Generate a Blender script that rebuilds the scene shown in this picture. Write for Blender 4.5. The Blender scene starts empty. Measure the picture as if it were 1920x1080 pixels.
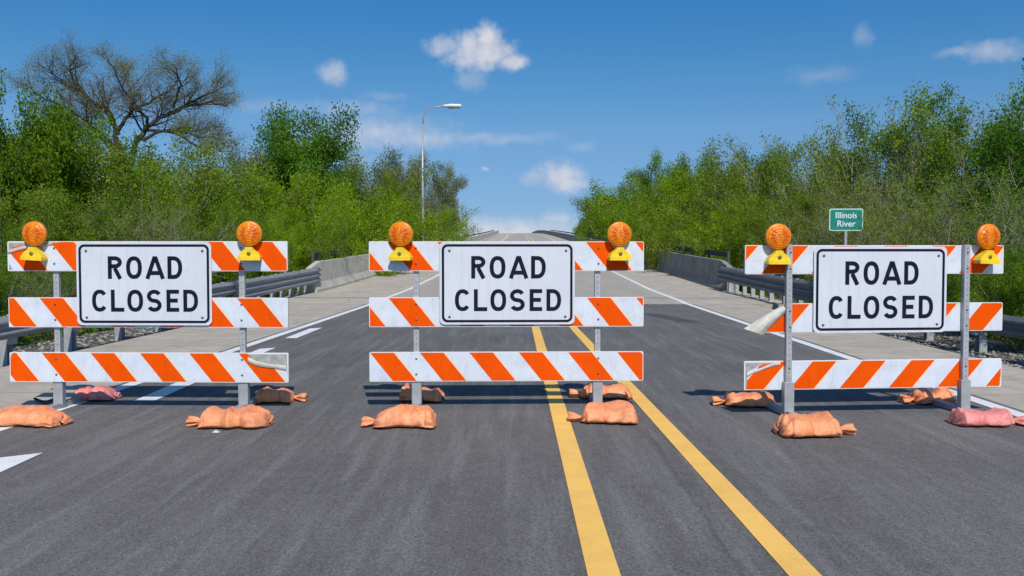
import bpy, bmesh, math, random
import numpy as np
from mathutils import Vector, Matrix, Euler, noise as mnoise

scene = bpy.context.scene
COL = scene.collection
R = math.radians
random.seed(4)

# ------------------------------------------------------------------ camera
F = 1800.0                       # focal length in pixels of the 1920 px wide photograph
CAM = Vector((0, 0, 1.43))
cd = bpy.data.cameras.new("camera"); cam = bpy.data.objects.new("camera", cd); COL.objects.link(cam)
cd.sensor_width = 36; cd.lens = 36 * F / 1920
cd.clip_start = 0.05; cd.clip_end = 9000
cam.location = CAM
cam.rotation_euler = (R(90) - math.atan(69 / F), 0, math.atan(32 / F))
scene.camera = cam
CM = cam.rotation_euler.to_matrix()

def ray(px, py):
    return CM @ Vector(((px - 960) / F, (540 - py) / F, -1))
def G(px, py, z=0.0):            # point of the plane z seen at a pixel
    d = ray(px, py); return CAM + d * ((z - CAM.z) / d.z)
def D(px, py, y):                # point of the plane y seen at a pixel
    d = ray(px, py); return CAM + d * (y / d.y)

# ------------------------------------------------------------------ light
SUN = Vector((0.21, -0.98, 1.0)).normalized()      # towards the sun
sd = bpy.data.lights.new("sun", 'SUN'); so = bpy.data.objects.new("sun", sd); COL.objects.link(so)
sd.energy = 4.0; sd.angle = R(0.53); sd.color = (1.0, 0.955, 0.89)
so.rotation_euler = SUN.to_track_quat('Z', 'Y').to_euler()
scene.view_settings.view_transform = 'Standard'; scene.view_settings.look = 'None'
scene.view_settings.exposure = 0.0; scene.view_settings.gamma = 1.0
scene.view_settings.use_curve_mapping = False

class NT:
    """small helper to write node trees"""
    def __init__(s, tree): s.t = tree; s.n = tree.nodes; s.l = tree.links
    def put(s, a, sock):
        if a is None: return
        if hasattr(a, 'is_output') or isinstance(a, bpy.types.NodeSocket): s.l.new(a, sock)
        else: sock.default_value = a
    def node(s, ty, **kw):
        n = s.n.new(ty)
        for k, v in kw.items(): setattr(n, k, v)
        return n
    def m(s, op, a, b=None, c=None, clamp=False):
        n = s.n.new('ShaderNodeMath'); n.operation = op; n.use_clamp = clamp
        for i, x in enumerate((a, b, c)): s.put(x, n.inputs[i])
        return n.outputs[0]
    def sep(s, v):
        n = s.n.new('ShaderNodeSeparateXYZ'); s.put(v, n.inputs[0]); return n.outputs
    def comb(s, x, y, z):
        n = s.n.new('ShaderNodeCombineXYZ')
        for i, q in enumerate((x, y, z)): s.put(q, n.inputs[i])
        return n.outputs[0]
    def noise(s, v, scale, detail=3, rough=.55, dist=0):
        n = s.n.new('ShaderNodeTexNoise'); s.put(v, n.inputs['Vector'])
        n.inputs['Scale'].default_value = scale; n.inputs['Detail'].default_value = detail
        n.inputs['Roughness'].default_value = rough; n.inputs['Distortion'].default_value = dist
        return n.outputs['Fac']
    def voro(s, v, scale, feature='F1', out='Distance'):
        n = s.n.new('ShaderNodeTexVoronoi'); n.feature = feature; s.put(v, n.inputs['Vector'])
        n.inputs['Scale'].default_value = scale; return n.outputs[out]
    def mapr(s, v, a, b, c=0., d=1., smooth=False):
        n = s.n.new('ShaderNodeMapRange'); n.clamp = True
        if smooth: n.interpolation_type = 'SMOOTHSTEP'
        s.put(v, n.inputs['Value'])
        for k, q in zip(('From Min', 'From Max', 'To Min', 'To Max'), (a, b, c, d)): n.inputs[k].default_value = q
        return n.outputs['Result']
    def mix(s, f, a, b, mode='MIX'):
        n = s.n.new('ShaderNodeMix'); n.data_type = 'RGBA'; n.blend_type = mode
        def col(q): return (*q, 1) if isinstance(q, tuple) and len(q) == 3 else q
        s.put(f, n.inputs[0]); s.put(col(a), n.inputs[6]); s.put(col(b), n.inputs[7])
        return n.outputs[2]
    def bump(s, h, strength, dist):
        n = s.n.new('ShaderNodeBump'); s.put(h, n.inputs['Height'])
        n.inputs['Strength'].default_value = strength; n.inputs['Distance'].default_value = dist
        return n.outputs[0]

# ------------------------------------------------------------------ sky and clouds (all by compass direction)
w = bpy.data.worlds.new("World"); scene.world = w; w.use_nodes = True
N = NT(w.node_tree); N.n.clear()
tc = N.node('ShaderNodeTexCoord').outputs['Generated']
x, y, z = N.sep(tc)
zs = N.m('MULTIPLY_ADD', N.m('MAXIMUM', z, 0.0), 1.9, 0.075)
skyv = N.node('ShaderNodeVectorMath', operation='NORMALIZE'); N.put(N.comb(x, y, zs), skyv.inputs[0])
sky = N.node('ShaderNodeTexSky', sky_type='NISHITA')
sky.sun_disc = False; sky.sun_elevation = math.asin(SUN.z); sky.sun_rotation = math.atan2(SUN.x, SUN.y)
sky.air_density = 1.0; sky.dust_density = 0.35; sky.ozone_density = 2.2
N.l.new(skyv.outputs[0], sky.inputs[0])
cr = N.node('ShaderNodeValToRGB'); N.put(N.m('MULTIPLY', N.m('MAXIMUM', z, 0.), 2.0), cr.inputs[0])
stops = [(0., (.66, .76, .86)), (.08, (.68, .80, .90)), (.25, (.80, 1.13, 1.24)), (.35, (.60, 1.17, 1.36)), (.50, (.385, 1.13, 1.55)), (.80, (.40, 1.0, 1.4)), (1., (.6, .95, 1.2))]
for i, (p_, c_) in enumerate(stops):
    e_ = cr.color_ramp.elements[i] if i < 2 else cr.color_ramp.elements.new(p_)
    e_.position = p_; e_.color = (*[q / 1.6 for q in c_], 1)
skyc = N.mix(1.0, sky.outputs[0], cr.outputs[0], 'MULTIPLY')
skyc = N.mix(1.0, skyc, (1.6, 1.6, 1.6), 'MULTIPLY')
bg1 = N.node('ShaderNodeBackground'); N.put(skyc, bg1.inputs[0]); bg1.inputs[1].default_value = 0.105
az = N.m('ARCTAN2', x, y); el = N.m('ARCSINE', z)
def azel(px, py):
    d = ray(px, py).normalized(); return math.atan2(d.x, d.y), math.asin(d.z)
uv = N.comb(az, el, 0.0)
wn = N.node('ShaderNodeTexNoise'); N.put(uv, wn.inputs['Vector']); wn.inputs['Scale'].default_value = 45; wn.inputs['Detail'].default_value = 5
wx, wy, wz = N.sep(wn.outputs['Color'])
azw = N.m('MULTIPLY_ADD', N.m('SUBTRACT', wx, .5), .020, az)
elw = N.m('MULTIPLY_ADD', N.m('SUBTRACT', wy, .5), .014, el)
fine = N.noise(uv, 95, 6, .6)
blobs = [  # px, py, rx, ry, weight, softness
    (905, 102, 84, 36, .92, .75), (915, 72, 34, 34, .9, .75), (830, 88, 44, 22, .62, .9), (958, 116, 40, 18, .8, .8),
    (880, 82, 42, 30, .85, .8), (882, 150, 42, 24, .36, 1.0), (625, 138, 34, 28, .55, .9),
    (1050, 328, 56, 34, .78, .9), (1066, 345, 42, 22, .7, .9), (1000, 335, 36, 16, .4, 1.), (700, 250, 190, 48, .62, 1.3), (780, 262, 150, 26, .5, 1.), (660, 205, 110, 20, .3, 1.), (900, 260, 190, 14, .3, 1.),
    (720, 182, 60, 14, .16, 1.), (1862, 96, 62, 24, .46, 1.), (1800, 98, 50, 12, .3, 1.), (1620, 66, 20, 26, .24, 1.),
    (1540, 140, 80, 22, .2, 1.2), (1045, 408, 36, 22, .34, 1.), (910, 317, 10, 5, .5, 1.), (1090, 275, 40, 12, .2, 1.),
    (520, 200, 140, 20, .22, 1.2), (960, 436, 240, 34, .8, 1.), (1045, 410, 44, 20, .6, 1.), (880, 420, 70, 20, .5, 1.), (640, 300, 160, 22, .2, 1.2)]
dens = 0.0
for (px, py, rx, ry, wt, sf) in blobs:
    a0, e0 = azel(px, py)
    dx = N.m('MULTIPLY', N.m('SUBTRACT', azw, a0), F / rx); dy = N.m('MULTIPLY', N.m('SUBTRACT', elw, e0), F / ry)
    r2 = N.m('SQRT', N.m('ADD', N.m('MULTIPLY', dx, dx), N.m('MULTIPLY', dy, dy)))
    f = N.m('ADD', N.m('SUBTRACT', 1.0, r2), N.m('MULTIPLY', N.m('SUBTRACT', fine, .5), .8))
    dd = N.mapr(f, -.1, sf, 0, wt, True)
    dens = N.m('MAXIMUM', dens, dd)
shade = N.mapr(N.noise(N.comb(az, N.m('ADD', el, .004), 0.3), 60, 4), .35, .65)
ccol = N.mix(shade, (.60, .64, .76), (.80, .79, .82))
bg2 = N.node('ShaderNodeBackground'); N.put(ccol, bg2.inputs[0]); bg2.inputs[1].default_value = 0.92
ms = N.node('ShaderNodeMixShader'); N.put(dens, ms.inputs[0]); N.l.new(bg1.outputs[0], ms.inputs[1]); N.l.new(bg2.outputs[0], ms.inputs[2])
wo = N.node('ShaderNodeOutputWorld'); N.l.new(ms.outputs[0], wo.inputs[0])

# ------------------------------------------------------------------ materials
def mat(name, rough=.6, metal=0., spec=.5):
    m = bpy.data.materials.new(name); m.use_nodes = True
    t = NT(m.node_tree); b = m.node_tree.nodes['Principled BSDF']
    b.inputs['Roughness'].default_value = rough; b.inputs['Metallic'].default_value = metal
    b.inputs['Specular IOR Level'].default_value = spec
    return m, t, b
def ocoord(t): return t.node('ShaderNodeTexCoord').outputs['Object']
def plain(name, col, rough=.6, metal=0., var=.12, scale=12, spec=.5, bump=0.):
    m, t, b = mat(name, rough, metal, spec)
    o = ocoord(t); n = t.noise(o, scale, 5)
    c = t.mix(t.mapr(n, .3, .7), tuple(max(0, q * (1 - var)) for q in col), tuple(min(1, q * (1 + var)) for q in col))
    t.put(c, b.inputs['Base Color'])
    if bump: t.put(t.bump(t.noise(o, scale * 5, 4), .6, bump), b.inputs['Normal'])
    return m

# asphalt: worn grey, fine aggregate, long pale wear streaks, a seam
def asphalt():
    m, t, b = mat('asphalt', .86, spec=.25); o = ocoord(t)
    X, Y, Z = t.sep(o)
    grain = t.noise(o, 95, 3, .7); grain2 = t.noise(o, 26, 3, .6)
    str1 = t.noise(t.comb(t.m('MULTIPLY', X, 2.6), t.m('MULTIPLY', Y, .22), 0.), 1.6, 5, .6, .6)
    str2 = t.noise(t.comb(t.m('MULTIPLY_ADD', Y, .12, t.m('MULTIPLY', X, 9.)), t.m('MULTIPLY', Y, .5), 3.), 1.0, 4, .65)
    big = t.noise(o, .55, 4, .5)
    mid = t.noise(o, 7, 4, .7)
    c = t.mix(t.mapr(big, .3, .7), (.110, .103, .098), (.145, .136, .127))
    c = t.mix(t.mapr(mid, .35, .7, 0, .55), c, (.172, .163, .158))
    c = t.mix(t.mapr(str1, .46, .72, 0, .6), c, (.205, .198, .190))
    c = t.mix(t.mapr(str2, .50, .72, 0, .6), c, (.235, .228, .22))
    c = t.mix(t.mapr(grain, .36, .66, 0, 1.), t.mix(1., c, (.52, .52, .52), 'MULTIPLY'), t.mix(1., c, (1.44, 1.44, 1.44), 'MULTIPLY'))
    c = t.mix(t.mapr(grain2, .55, .8, 0, .3), c, (.07, .07, .075))
    c = t.mix(t.mapr(t.noise(t.comb(X, t.m('MULTIPLY', Y, .45), 7.), 1.1, 5, .7), .62, .74, 0, .4), c, (.062, .06, .06))
    # light stones
    st = t.mapr(t.voro(o, 30), .0, .16, 1., 0.); rnd = t.mapr(t.noise(o, 19, 1), .53, .60)
    c = t.mix(t.m('MULTIPLY', t.m('MULTIPLY', st, rnd), .5), c, (.36, .34, .32))
    # paving seam between the yellow lines and another in the left lane
    for x0, am in ((.94, .32), (-2.05, .22), (3.1, .2)):
        wob = t.m('MULTIPLY', t.m('SUBTRACT', t.noise(t.comb(0., Y, x0), 3.0, 5, .7), .5), .12)
        dd = t.m('ABSOLUTE', t.m('SUBTRACT', t.m('ADD', X, wob), x0))
        c = t.mix(t.mapr(dd, .004, .018, am, 0.), c, (.05, .05, .053))
    # dark streak on the far right lane
    ax = t.m('SUBTRACT', X, t.m('MULTIPLY_ADD', t.m('SUBTRACT', Y, 20.5), -.22, 3.0))
    ay = t.m('SUBTRACT', Y, 20.5)
    s1 = t.mapr(t.m('ABSOLUTE', t.m('ADD', t.m('MULTIPLY', ax, 1.), t.m('MULTIPLY', t.m('SUBTRACT', t.noise(o, 2.5, 3), .5), .3))), .12, .3, 1., 0.)
    s2 = t.mapr(t.m('ABSOLUTE', ay), 1.1, 1.7, .7, 0.)
    c = t.mix(t.m('MULTIPLY', s1, s2), c, (.05, .05, .055))
    t.put(c, b.inputs['Base Color'])
    t.put(t.bump(t.m('ADD', grain, t.m('MULTIPLY', grain2, .5)), .55, .006), b.inputs['Normal'])
    return m
def concrete(name, a=(.40, .37, .325), c2=(.50, .465, .41), deck=False):
    m, t, b = mat(name, .88, spec=.25); o = ocoord(t); X, Y, Z = t.sep(o)
    c = t.mix(t.mapr(t.noise(o, 1.1, 5, .6), .3, .7), a, c2)
    c = t.mix(t.mapr(t.noise(o, 3.2, 6, .72), .45, .72, 0, .65), c, tuple(q * .62 for q in a))
    st = t.noise(t.comb(t.m('MULTIPLY', X, 5.), t.m('MULTIPLY', Y, .25), 0.), 1.2, 4)
    c = t.mix(t.mapr(st, .5, .75, 0, .45), c, tuple(q * .8 for q in a))
    g = t.noise(o, 70, 3, .7)
    c = t.mix(t.mapr(g, .35, .7), t.mix(1., c, (.85, .85, .85), 'MULTIPLY'), t.mix(1., c, (1.1, 1.1, 1.1), 'MULTIPLY'))
    if deck:
        edge = t.m('ABSOLUTE', X)
        lane = t.mapr(edge, 4.0, 4.25, 1., 0.)
        lane = t.m('MULTIPLY', lane, t.mapr(t.noise(t.comb(t.m('MULTIPLY', X, 1.2), t.m('MULTIPLY', Y, .12), 0.), 1.3, 4), .3, .6, .45, 1.))
        c = t.mix(t.m('MULTIPLY', lane, .75), c, (.355, .325, .29))
        # brown expansion joints on the shoulders, faint ones across the lanes
        for y0, wd, am in ((28.7, .13, .8), (25.95, .05, .4), (36.2, .05, .5), (44, .05, .4)):
            wob = t.m('MULTIPLY', t.m('SUBTRACT', t.noise(o, 4, 3), .5), .08)
            dd = t.m('ABSOLUTE', t.m('SUBTRACT', t.m('ADD', Y, wob), y0))
            c = t.mix(t.mapr(dd, wd * .6, wd * 1.5, am, 0.), c, (.13, .085, .055))
    else:
        # slab joints
        yy = t.m('ABSOLUTE', t.m('SUBTRACT', t.m('PINGPONG', Y, 2.4), 0.))
        c = t.mix(t.mapr(yy, .01, .03, .55, 0.), c, (.12, .11, .10))
    cr = t.mapr(t.voro(t.comb(X, t.m('MULTIPLY', Y, .6), 0.), .5, 'DISTANCE_TO_EDGE'), 0., .012, .4, 0.)
    c = t.mix(t.m('MULTIPLY', cr, t.mapr(t.noise(o, .7, 2), .5, .6)), c, (.1, .09, .08))
    t.put(c, b.inputs['Base Color']); t.put(t.bump(g, .4, .004), b.inputs['Normal'])
    return m
M_ASPH = asphalt()
M_CONC = concrete('shoulder_concrete', (.43, .375, .305), (.54, .48, .395))
M_DECK = concrete('deck_concrete', (.44, .385, .315), (.56, .50, .415), True)
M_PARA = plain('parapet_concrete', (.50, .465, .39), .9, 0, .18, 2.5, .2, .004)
M_PARAD = plain('shaded_parapet_concrete', (.27, .25, .225), .9, 0, .25, 2.5, .2, .004)  # darker parapet concrete: shade of the right parapet's road face put into the colour

def paint(name, col, wear=.5):
    m, t, b = mat(name, .7, spec=.3); o = ocoord(t); X, Y, Z = t.sep(o)
    n = t.noise(o, 60, 4, .7); n2 = t.noise(o, 3, 4, .6)
    c = t.mix(t.mapr(n2, .35, .7), col, tuple(q * .9 for q in col))
    chip = t.m('MULTIPLY', t.mapr(n, .54, .68), t.mapr(n2, .42, .62, .15, 1.))
    c = t.mix(t.m('MULTIPLY', chip, wear), c, (.15, .145, .14))
    t.put(c, b.inputs['Base Color']); t.put(t.bump(n, .4, .003), b.inputs['Normal'])
    return m
M_YEL = paint('yellow_road_paint', (.95, .56, .13), .38)
M_WHT = paint('white_road_paint', (.80, .80, .79), .5)

def gravel():
    m, t, b = mat('gravel', .95, spec=.2); o = ocoord(t)
    v = t.voro(o, 16, 'F1', 'Color'); d = t.voro(o, 16)
    r_, g_, b_ = t.sep(v)
    c = t.mix(r_, (.10, .092, .082), (.38, .36, .33))
    c = t.mix(t.mapr(d, .3, .6, 0, .8), c, (.04, .036, .03))
    c = t.mix(t.mapr(t.noise(o, 1.6, 4), .55, .7, 0, .5), c, (.10, .11, .045))
    t.put(c, b.inputs['Base Color']); t.put(t.bump(t.m('SUBTRACT', 1., d), 1., .05), b.inputs['Normal'])
    return m
M_GRAV = gravel()
def soil():
    m, t, b = mat('grassy_soil', .95, spec=.1); o = ocoord(t)
    c = t.mix(t.mapr(t.noise(o, .8, 5), .35, .65), (.045, .065, .018), (.085, .10, .03))
    c = t.mix(t.mapr(t.noise(o, 6, 4), .5, .7, 0, .6), c, (.09, .075, .045))
    t.put(c, b.inputs['Base Color']); t.put(t.bump(t.noise(o, 9, 5), 1., .12), b.inputs['Normal'])
    return m
M_SOIL = soil()

def galv(name, base=.42, rough=.5, metal=.55, holes=False, rust=.15):
    m, t, b = mat(name, rough, metal); o = ocoord(t); X, Y, Z = t.sep(o)
    n = t.noise(o, 9, 5, .6); v = t.voro(o, 60, 'F1', 'Color'); r_, _, _ = t.sep(v)
    c = t.mix(t.mapr(n, .3, .7), (base * .82,) * 3, (base * 1.12, base * 1.12, base * 1.15))
    c = t.mix(t.m('MULTIPLY', r_, .25), c, (base * .8,) * 3)
    c = t.mix(t.mapr(t.noise(o, 3.3, 6, .7), .58, .75, 0, rust), c, (.18, .09, .04))
    if holes:
        zz = t.m('SUBTRACT', t.m('FRACT', t.m('DIVIDE', Z, .0508)), .5)
        dz = t.m('MULTIPLY', zz, .0508)
        rr = t.m('SQRT', t.m('ADD', t.m('MULTIPLY', dz, dz), t.m('MULTIPLY', X, X)))
        c = t.mix(t.mapr(rr, .005, .008, .6, 0.), c, (.06, .06, .06))
    t.put(c, b.inputs['Base Color']); return m
M_POST = galv('perforated_steel', .46, .5, .35, True)
M_SLEEVE = galv('galvanised_sleeve', .42, .55, .35)
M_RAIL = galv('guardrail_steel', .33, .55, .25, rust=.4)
M_RAILD = galv('shaded_guardrail_steel', .17, .6, .2, rust=.4)  # same rusty rail steel, colour darkened to carry the right guardrail's shade
M_GPOST = galv('weathered_post_steel', .40, .6, .2, rust=.3)
M_DARKRAIL = plain('dark_weathered_steel', (.075, .072, .068), .7, .2)
M_LAMP = galv('light_pole_aluminium', .40, .45, .3, rust=0.)
M_LAMPHEAD = plain('lamp_head_paint', (.72, .74, .77), .4)
M_GLASS = plain('lamp_lens_glass', (.5, .5, .48), .2)

def sheeting(name, kind):
    m, t, b = mat(name, .7, spec=.06)
    u = t.node('ShaderNodeUVMap').outputs[0]; X, Y, Z = t.sep(u)
    o = ocoord(t)
    fr = t.m('FRACT', X)
    f = t.m('LESS_THAN', fr, .5)
    # fine crosshatch of the reflective sheeting
    hx = t.voro(o, 90)
    wh = t.mix(t.mapr(t.noise(o, 5, 4), .35, .7), (.71, .745, .80), (.62, .655, .73))
    og = t.mix(t.mapr(t.noise(o, 4, 4), .35, .7), (.90, .098, .001), (.82, .080, .001))
    # pale overlap rim on one side of each orange band
    rim = t.m('LESS_THAN', t.m('ABSOLUTE', t.m('SUBTRACT', fr, .5)), .022)
    c = t.mix(f, wh, og)
    c = t.mix(rim, c, (.86, .66, .50))
    c = t.mix(t.mapr(hx, .1, .6, 0., .5), c, t.mix(1., c, (.84, .84, .84), 'MULTIPLY'))
    dirt = t.mapr(t.noise(t.comb(t.m('MULTIPLY', t.sep(o)[0], 9.), 0., t.m('MULTIPLY', t.sep(o)[2], 4.)), 1.6, 6, .75), .52, .78, 0, .5)
    c = t.mix(dirt, c, t.mix(1., c, (.52, .50, .46), 'MULTIPLY'))
    t.put(c, b.inputs['Base Color'])
    t.put(t.bump(t.noise(o, 3, 3), .25, .02), b.inputs['Normal'])
    return m
M_STRIPE = sheeting('striped_reflective_sheeting', 0)
M_PLASTIC = plain('white_panel_plastic', (.74, .73, .71), .5, 0, .08, 6)
M_GLUE = plain('bare_grey_board', (.34, .34, .32), .7, 0, .3, 14)
M_TORN = plain('torn_sheeting_back', (.50, .48, .41), .6, 0, .25, 9)
def signwhite():
    m, t, b = mat('white_sign_face', .5, spec=.4); o = ocoord(t)
    c = t.mix(t.mapr(t.noise(o, 2.5, 4), .35, .7), (.67, .685, .735), (.60, .62, .68))
    c = t.mix(t.mapr(t.voro(o, 70), .0, .5, 0., .12), c, (.42, .45, .52))
    st = t.noise(t.comb(t.m('MULTIPLY', t.sep(o)[0], 14.), 0., t.m('MULTIPLY', t.sep(o)[2], 1.5)), 1.5, 4)
    c = t.mix(t.mapr(st, .5, .78, 0, .35), c, (.42, .42, .42))
    c = t.mix(t.mapr(t.noise(o, 7, 6, .75), .6, .75, 0, .35), c, (.40, .39, .37))
    t.put(c, b.inputs['Base Color']); return m
M_SIGN = signwhite()
M_INK = plain('black_sign_ink', (.007, .009, .020), .6, 0, .2, 10, .15)
M_BOLT = plain('bolt_steel', (.12, .12, .13), .4, .6)
M_OLIVE = plain('olive_bolt', (.16, .15, .02), .5)
M_YCASE = plain('yellow_plastic', (.88, .60, .02), .42, 0, .12, 14)
def amber():
    m, t, b = mat('amber_lens', .28, spec=.35); o = ocoord(t)
    X, Y, Z = t.sep(o)
    c = t.mix(t.mapr(t.noise(o, 16, 3), .35, .65), (.90, .25, .002), (.74, .15, .001))
    rr0 = t.m('SQRT', t.m('ADD', t.m('MULTIPLY', X, X), t.m('MULTIPLY', Z, Z)))
    c = t.mix(t.m('MULTIPLY', t.mapr(t.m('ABSOLUTE', t.m('SUBTRACT', rr0, .055)), .008, .028, .75, 0.), t.mapr(t.m('ABSOLUTE', X), .012, .035)), c, (.55, .075, .001))
    t.put(c, b.inputs['Base Color'])
    b.inputs['Subsurface Weight'].default_value = .15; b.inputs['Subsurface Radius'].default_value = (.03, .012, .002)
    b.inputs['Subsurface Scale'].default_value = .6
    ang = t.m('ARCTAN2', Z, X); rad = t.m('SQRT', t.m('ADD', t.m('MULTIPLY', X, X), t.m('MULTIPLY', Z, Z)))
    h = t.m('ADD', t.m('MULTIPLY', t.m('SINE', t.m('MULTIPLY', rad, 300.)), .5), t.m('MULTIPLY', t.m('SINE', t.m('MULTIPLY', ang, 12.)), .5))
    t.put(t.bump(h, .45, .006), b.inputs['Normal'])
    return m
M_AMBER = amber()
M_AMBERRIM = plain('amber_housing', (.72, .22, .006), .35, 0, .1, 20)
def bagmat(name, a, b2):
    m, t, b = mat(name, .36, spec=.55); o = ocoord(t)
    c = t.mix(t.mapr(t.noise(o, 9, 5, .65), .35, .65), a, b2)
    X, Y, Z = t.sep(o)
    wv = t.m('MULTIPLY', t.m('SINE', t.m('MULTIPLY', X, 700.)), t.m('SINE', t.m('MULTIPLY', Y, 700.)))
    c = t.mix(t.mapr(t.noise(o, 22, 4, .7), .58, .75, 0, .5), c, tuple(min(1, q * 1.35 + .04) for q in b2))
    c = t.mix(t.mapr(t.noise(o, 7, 5), .62, .85, 0, .4), c, (.30, .17, .11))
    t.put(c, b.inputs['Base Color'])
    h = t.m('ADD', t.noise(o, 26, 5, .65, 1.2), t.m('MULTIPLY', wv, .04))
    t.put(t.bump(h, .7, .02), b.inputs['Normal']); return m
M_BAGO = bagmat('orange_woven_bag', (.86, .265, .095), (.95, .385, .18))
M_BAGP = bagmat('pink_woven_bag', (.78, .20, .17), (.90, .33, .29))
M_GREEN = plain('green_sign_face', (.008, .20, .16), .45, 0, .1, 5)
M_PALE = plain('pale_sign_border', (.45, .66, .56), .5)
M_SWHITE = plain('white_lettering', (.70, .80, .78), .5)
M_RUBBER = plain('dark_rubber', (.06, .045, .04), .7)
M_CHIP = plain('pale_chip', (.6, .58, .52), .8)

def bark(name, col):
    m, t, b = mat(name, .9, spec=.15); o = ocoord(t)
    c = t.mix(t.mapr(t.noise(o, 5, 5, .65), .3, .7), tuple(q * .65 for q in col), tuple(q * 1.3 for q in col))
    t.put(c, b.inputs['Base Color']); return m
def leaf(name, a, b2, trans=.35, third=None):
    m, t, b = mat(name, .55, spec=.25)
    at = t.node('ShaderNodeAttribute', attribute_name='tone').outputs['Fac']
    oi = t.node('ShaderNodeObjectInfo').outputs['Random']
    f = t.mapr(t.m('MULTIPLY_ADD', t.m('SUBTRACT', oi, .5), .3, at), 0., 1.)
    c = t.mix(f, tuple(q * .85 for q in a), b2)
    if third: c = t.mix(t.mapr(at, .80, .97, 0, .8), c, third)
    t.put(c, b.inputs['Base Color'])
    tr = t.node('ShaderNodeBsdfTranslucent'); t.put(t.mix(1., c, (1.1, 1.15, .6), 'MULTIPLY'), tr.inputs[0])
    mx = t.node('ShaderNodeMixShader'); mx.inputs[0].default_value = trans
    out = m.node_tree.nodes['Material Output']
    t.l.new(b.outputs[0], mx.inputs[1]); t.l.new(tr.outputs[0], mx.inputs[2]); t.l.new(mx.outputs[0], out.inputs[0])
    return m
BK_DARK = bark('dark_bark', (.075, .065, .058)); BK_GREY = bark('grey_twig_bark', (.20, .185, .13)); BK_BARE = bark('blackish_bark', (.062, .052, .048)); BK_TWIG = bark('brown_twig_bark', (.15, .125, .095)); BK_PALE = bark('pale_twig_bark', (.25, .235, .17)); BK_BRN = bark('brown_bark', (.12, .10, .075))
LF = {
    'bright': leaf('bright_spring_leaf', (.19, .31, .004), (.34, .48, .012), .54, third=(.42, .56, .03)),
    'green': leaf('mid_green_leaf', (.10, .20, .008), (.22, .35, .016), .52, third=(.32, .46, .03)),
    'olive': leaf('olive_leaf', (.16, .235, .010), (.29, .38, .022), .52, third=(.42, .44, .07)),
    'deep': leaf('deep_green_leaf', (.07, .18, .010), (.16, .33, .020), .5, third=(.26, .44, .04)),
    'grey': leaf('grey_green_leaf', (.15, .18, .08), (.24, .27, .12), .35, third=(.30, .33, .17)),
    'bud': leaf('budding_leaf', (.22, .20, .07), (.33, .34, .09), .4),
}

# ------------------------------------------------------------------ object helpers
def tag(o, label=None, cat=None, group=None, kind=None):
    if label: o['label'] = label
    if cat: o['category'] = cat
    if group: o['group'] = group
    if kind: o['kind'] = kind
    return o
def empty(name, loc=(0, 0, 0), rz=0.):
    o = bpy.data.objects.new(name, None); COL.objects.link(o); o.location = loc; o.rotation_euler = (0, 0, rz)
    o.empty_display_size = .2; return o
def mesh(name, V, Fc, mats, parent=None, smooth=False, midx=None, uvs=None, loc=None, rot=None):
    me = bpy.data.meshes.new(name); me.from_pydata([tuple(v) for v in V], [], Fc)
    if not isinstance(mats, (list, tuple)): mats = [mats]
    for m in mats: me.materials.append(m)
    if midx: me.polygons.foreach_set('material_index', midx)
    if smooth: me.polygons.foreach_set('use_smooth', [True] * len(me.polygons))
    if uvs:
        l = me.uv_layers.new(name='UVMap')
        for lp in me.loops: l.data[lp.index].uv = uvs[lp.vertex_index]
    me.update()
    o = bpy.data.objects.new(name, me); COL.objects.link(o); o.parent = parent
    if loc is not None: o.location = loc
    if rot is not None: o.rotation_euler = rot
    return o
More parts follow.
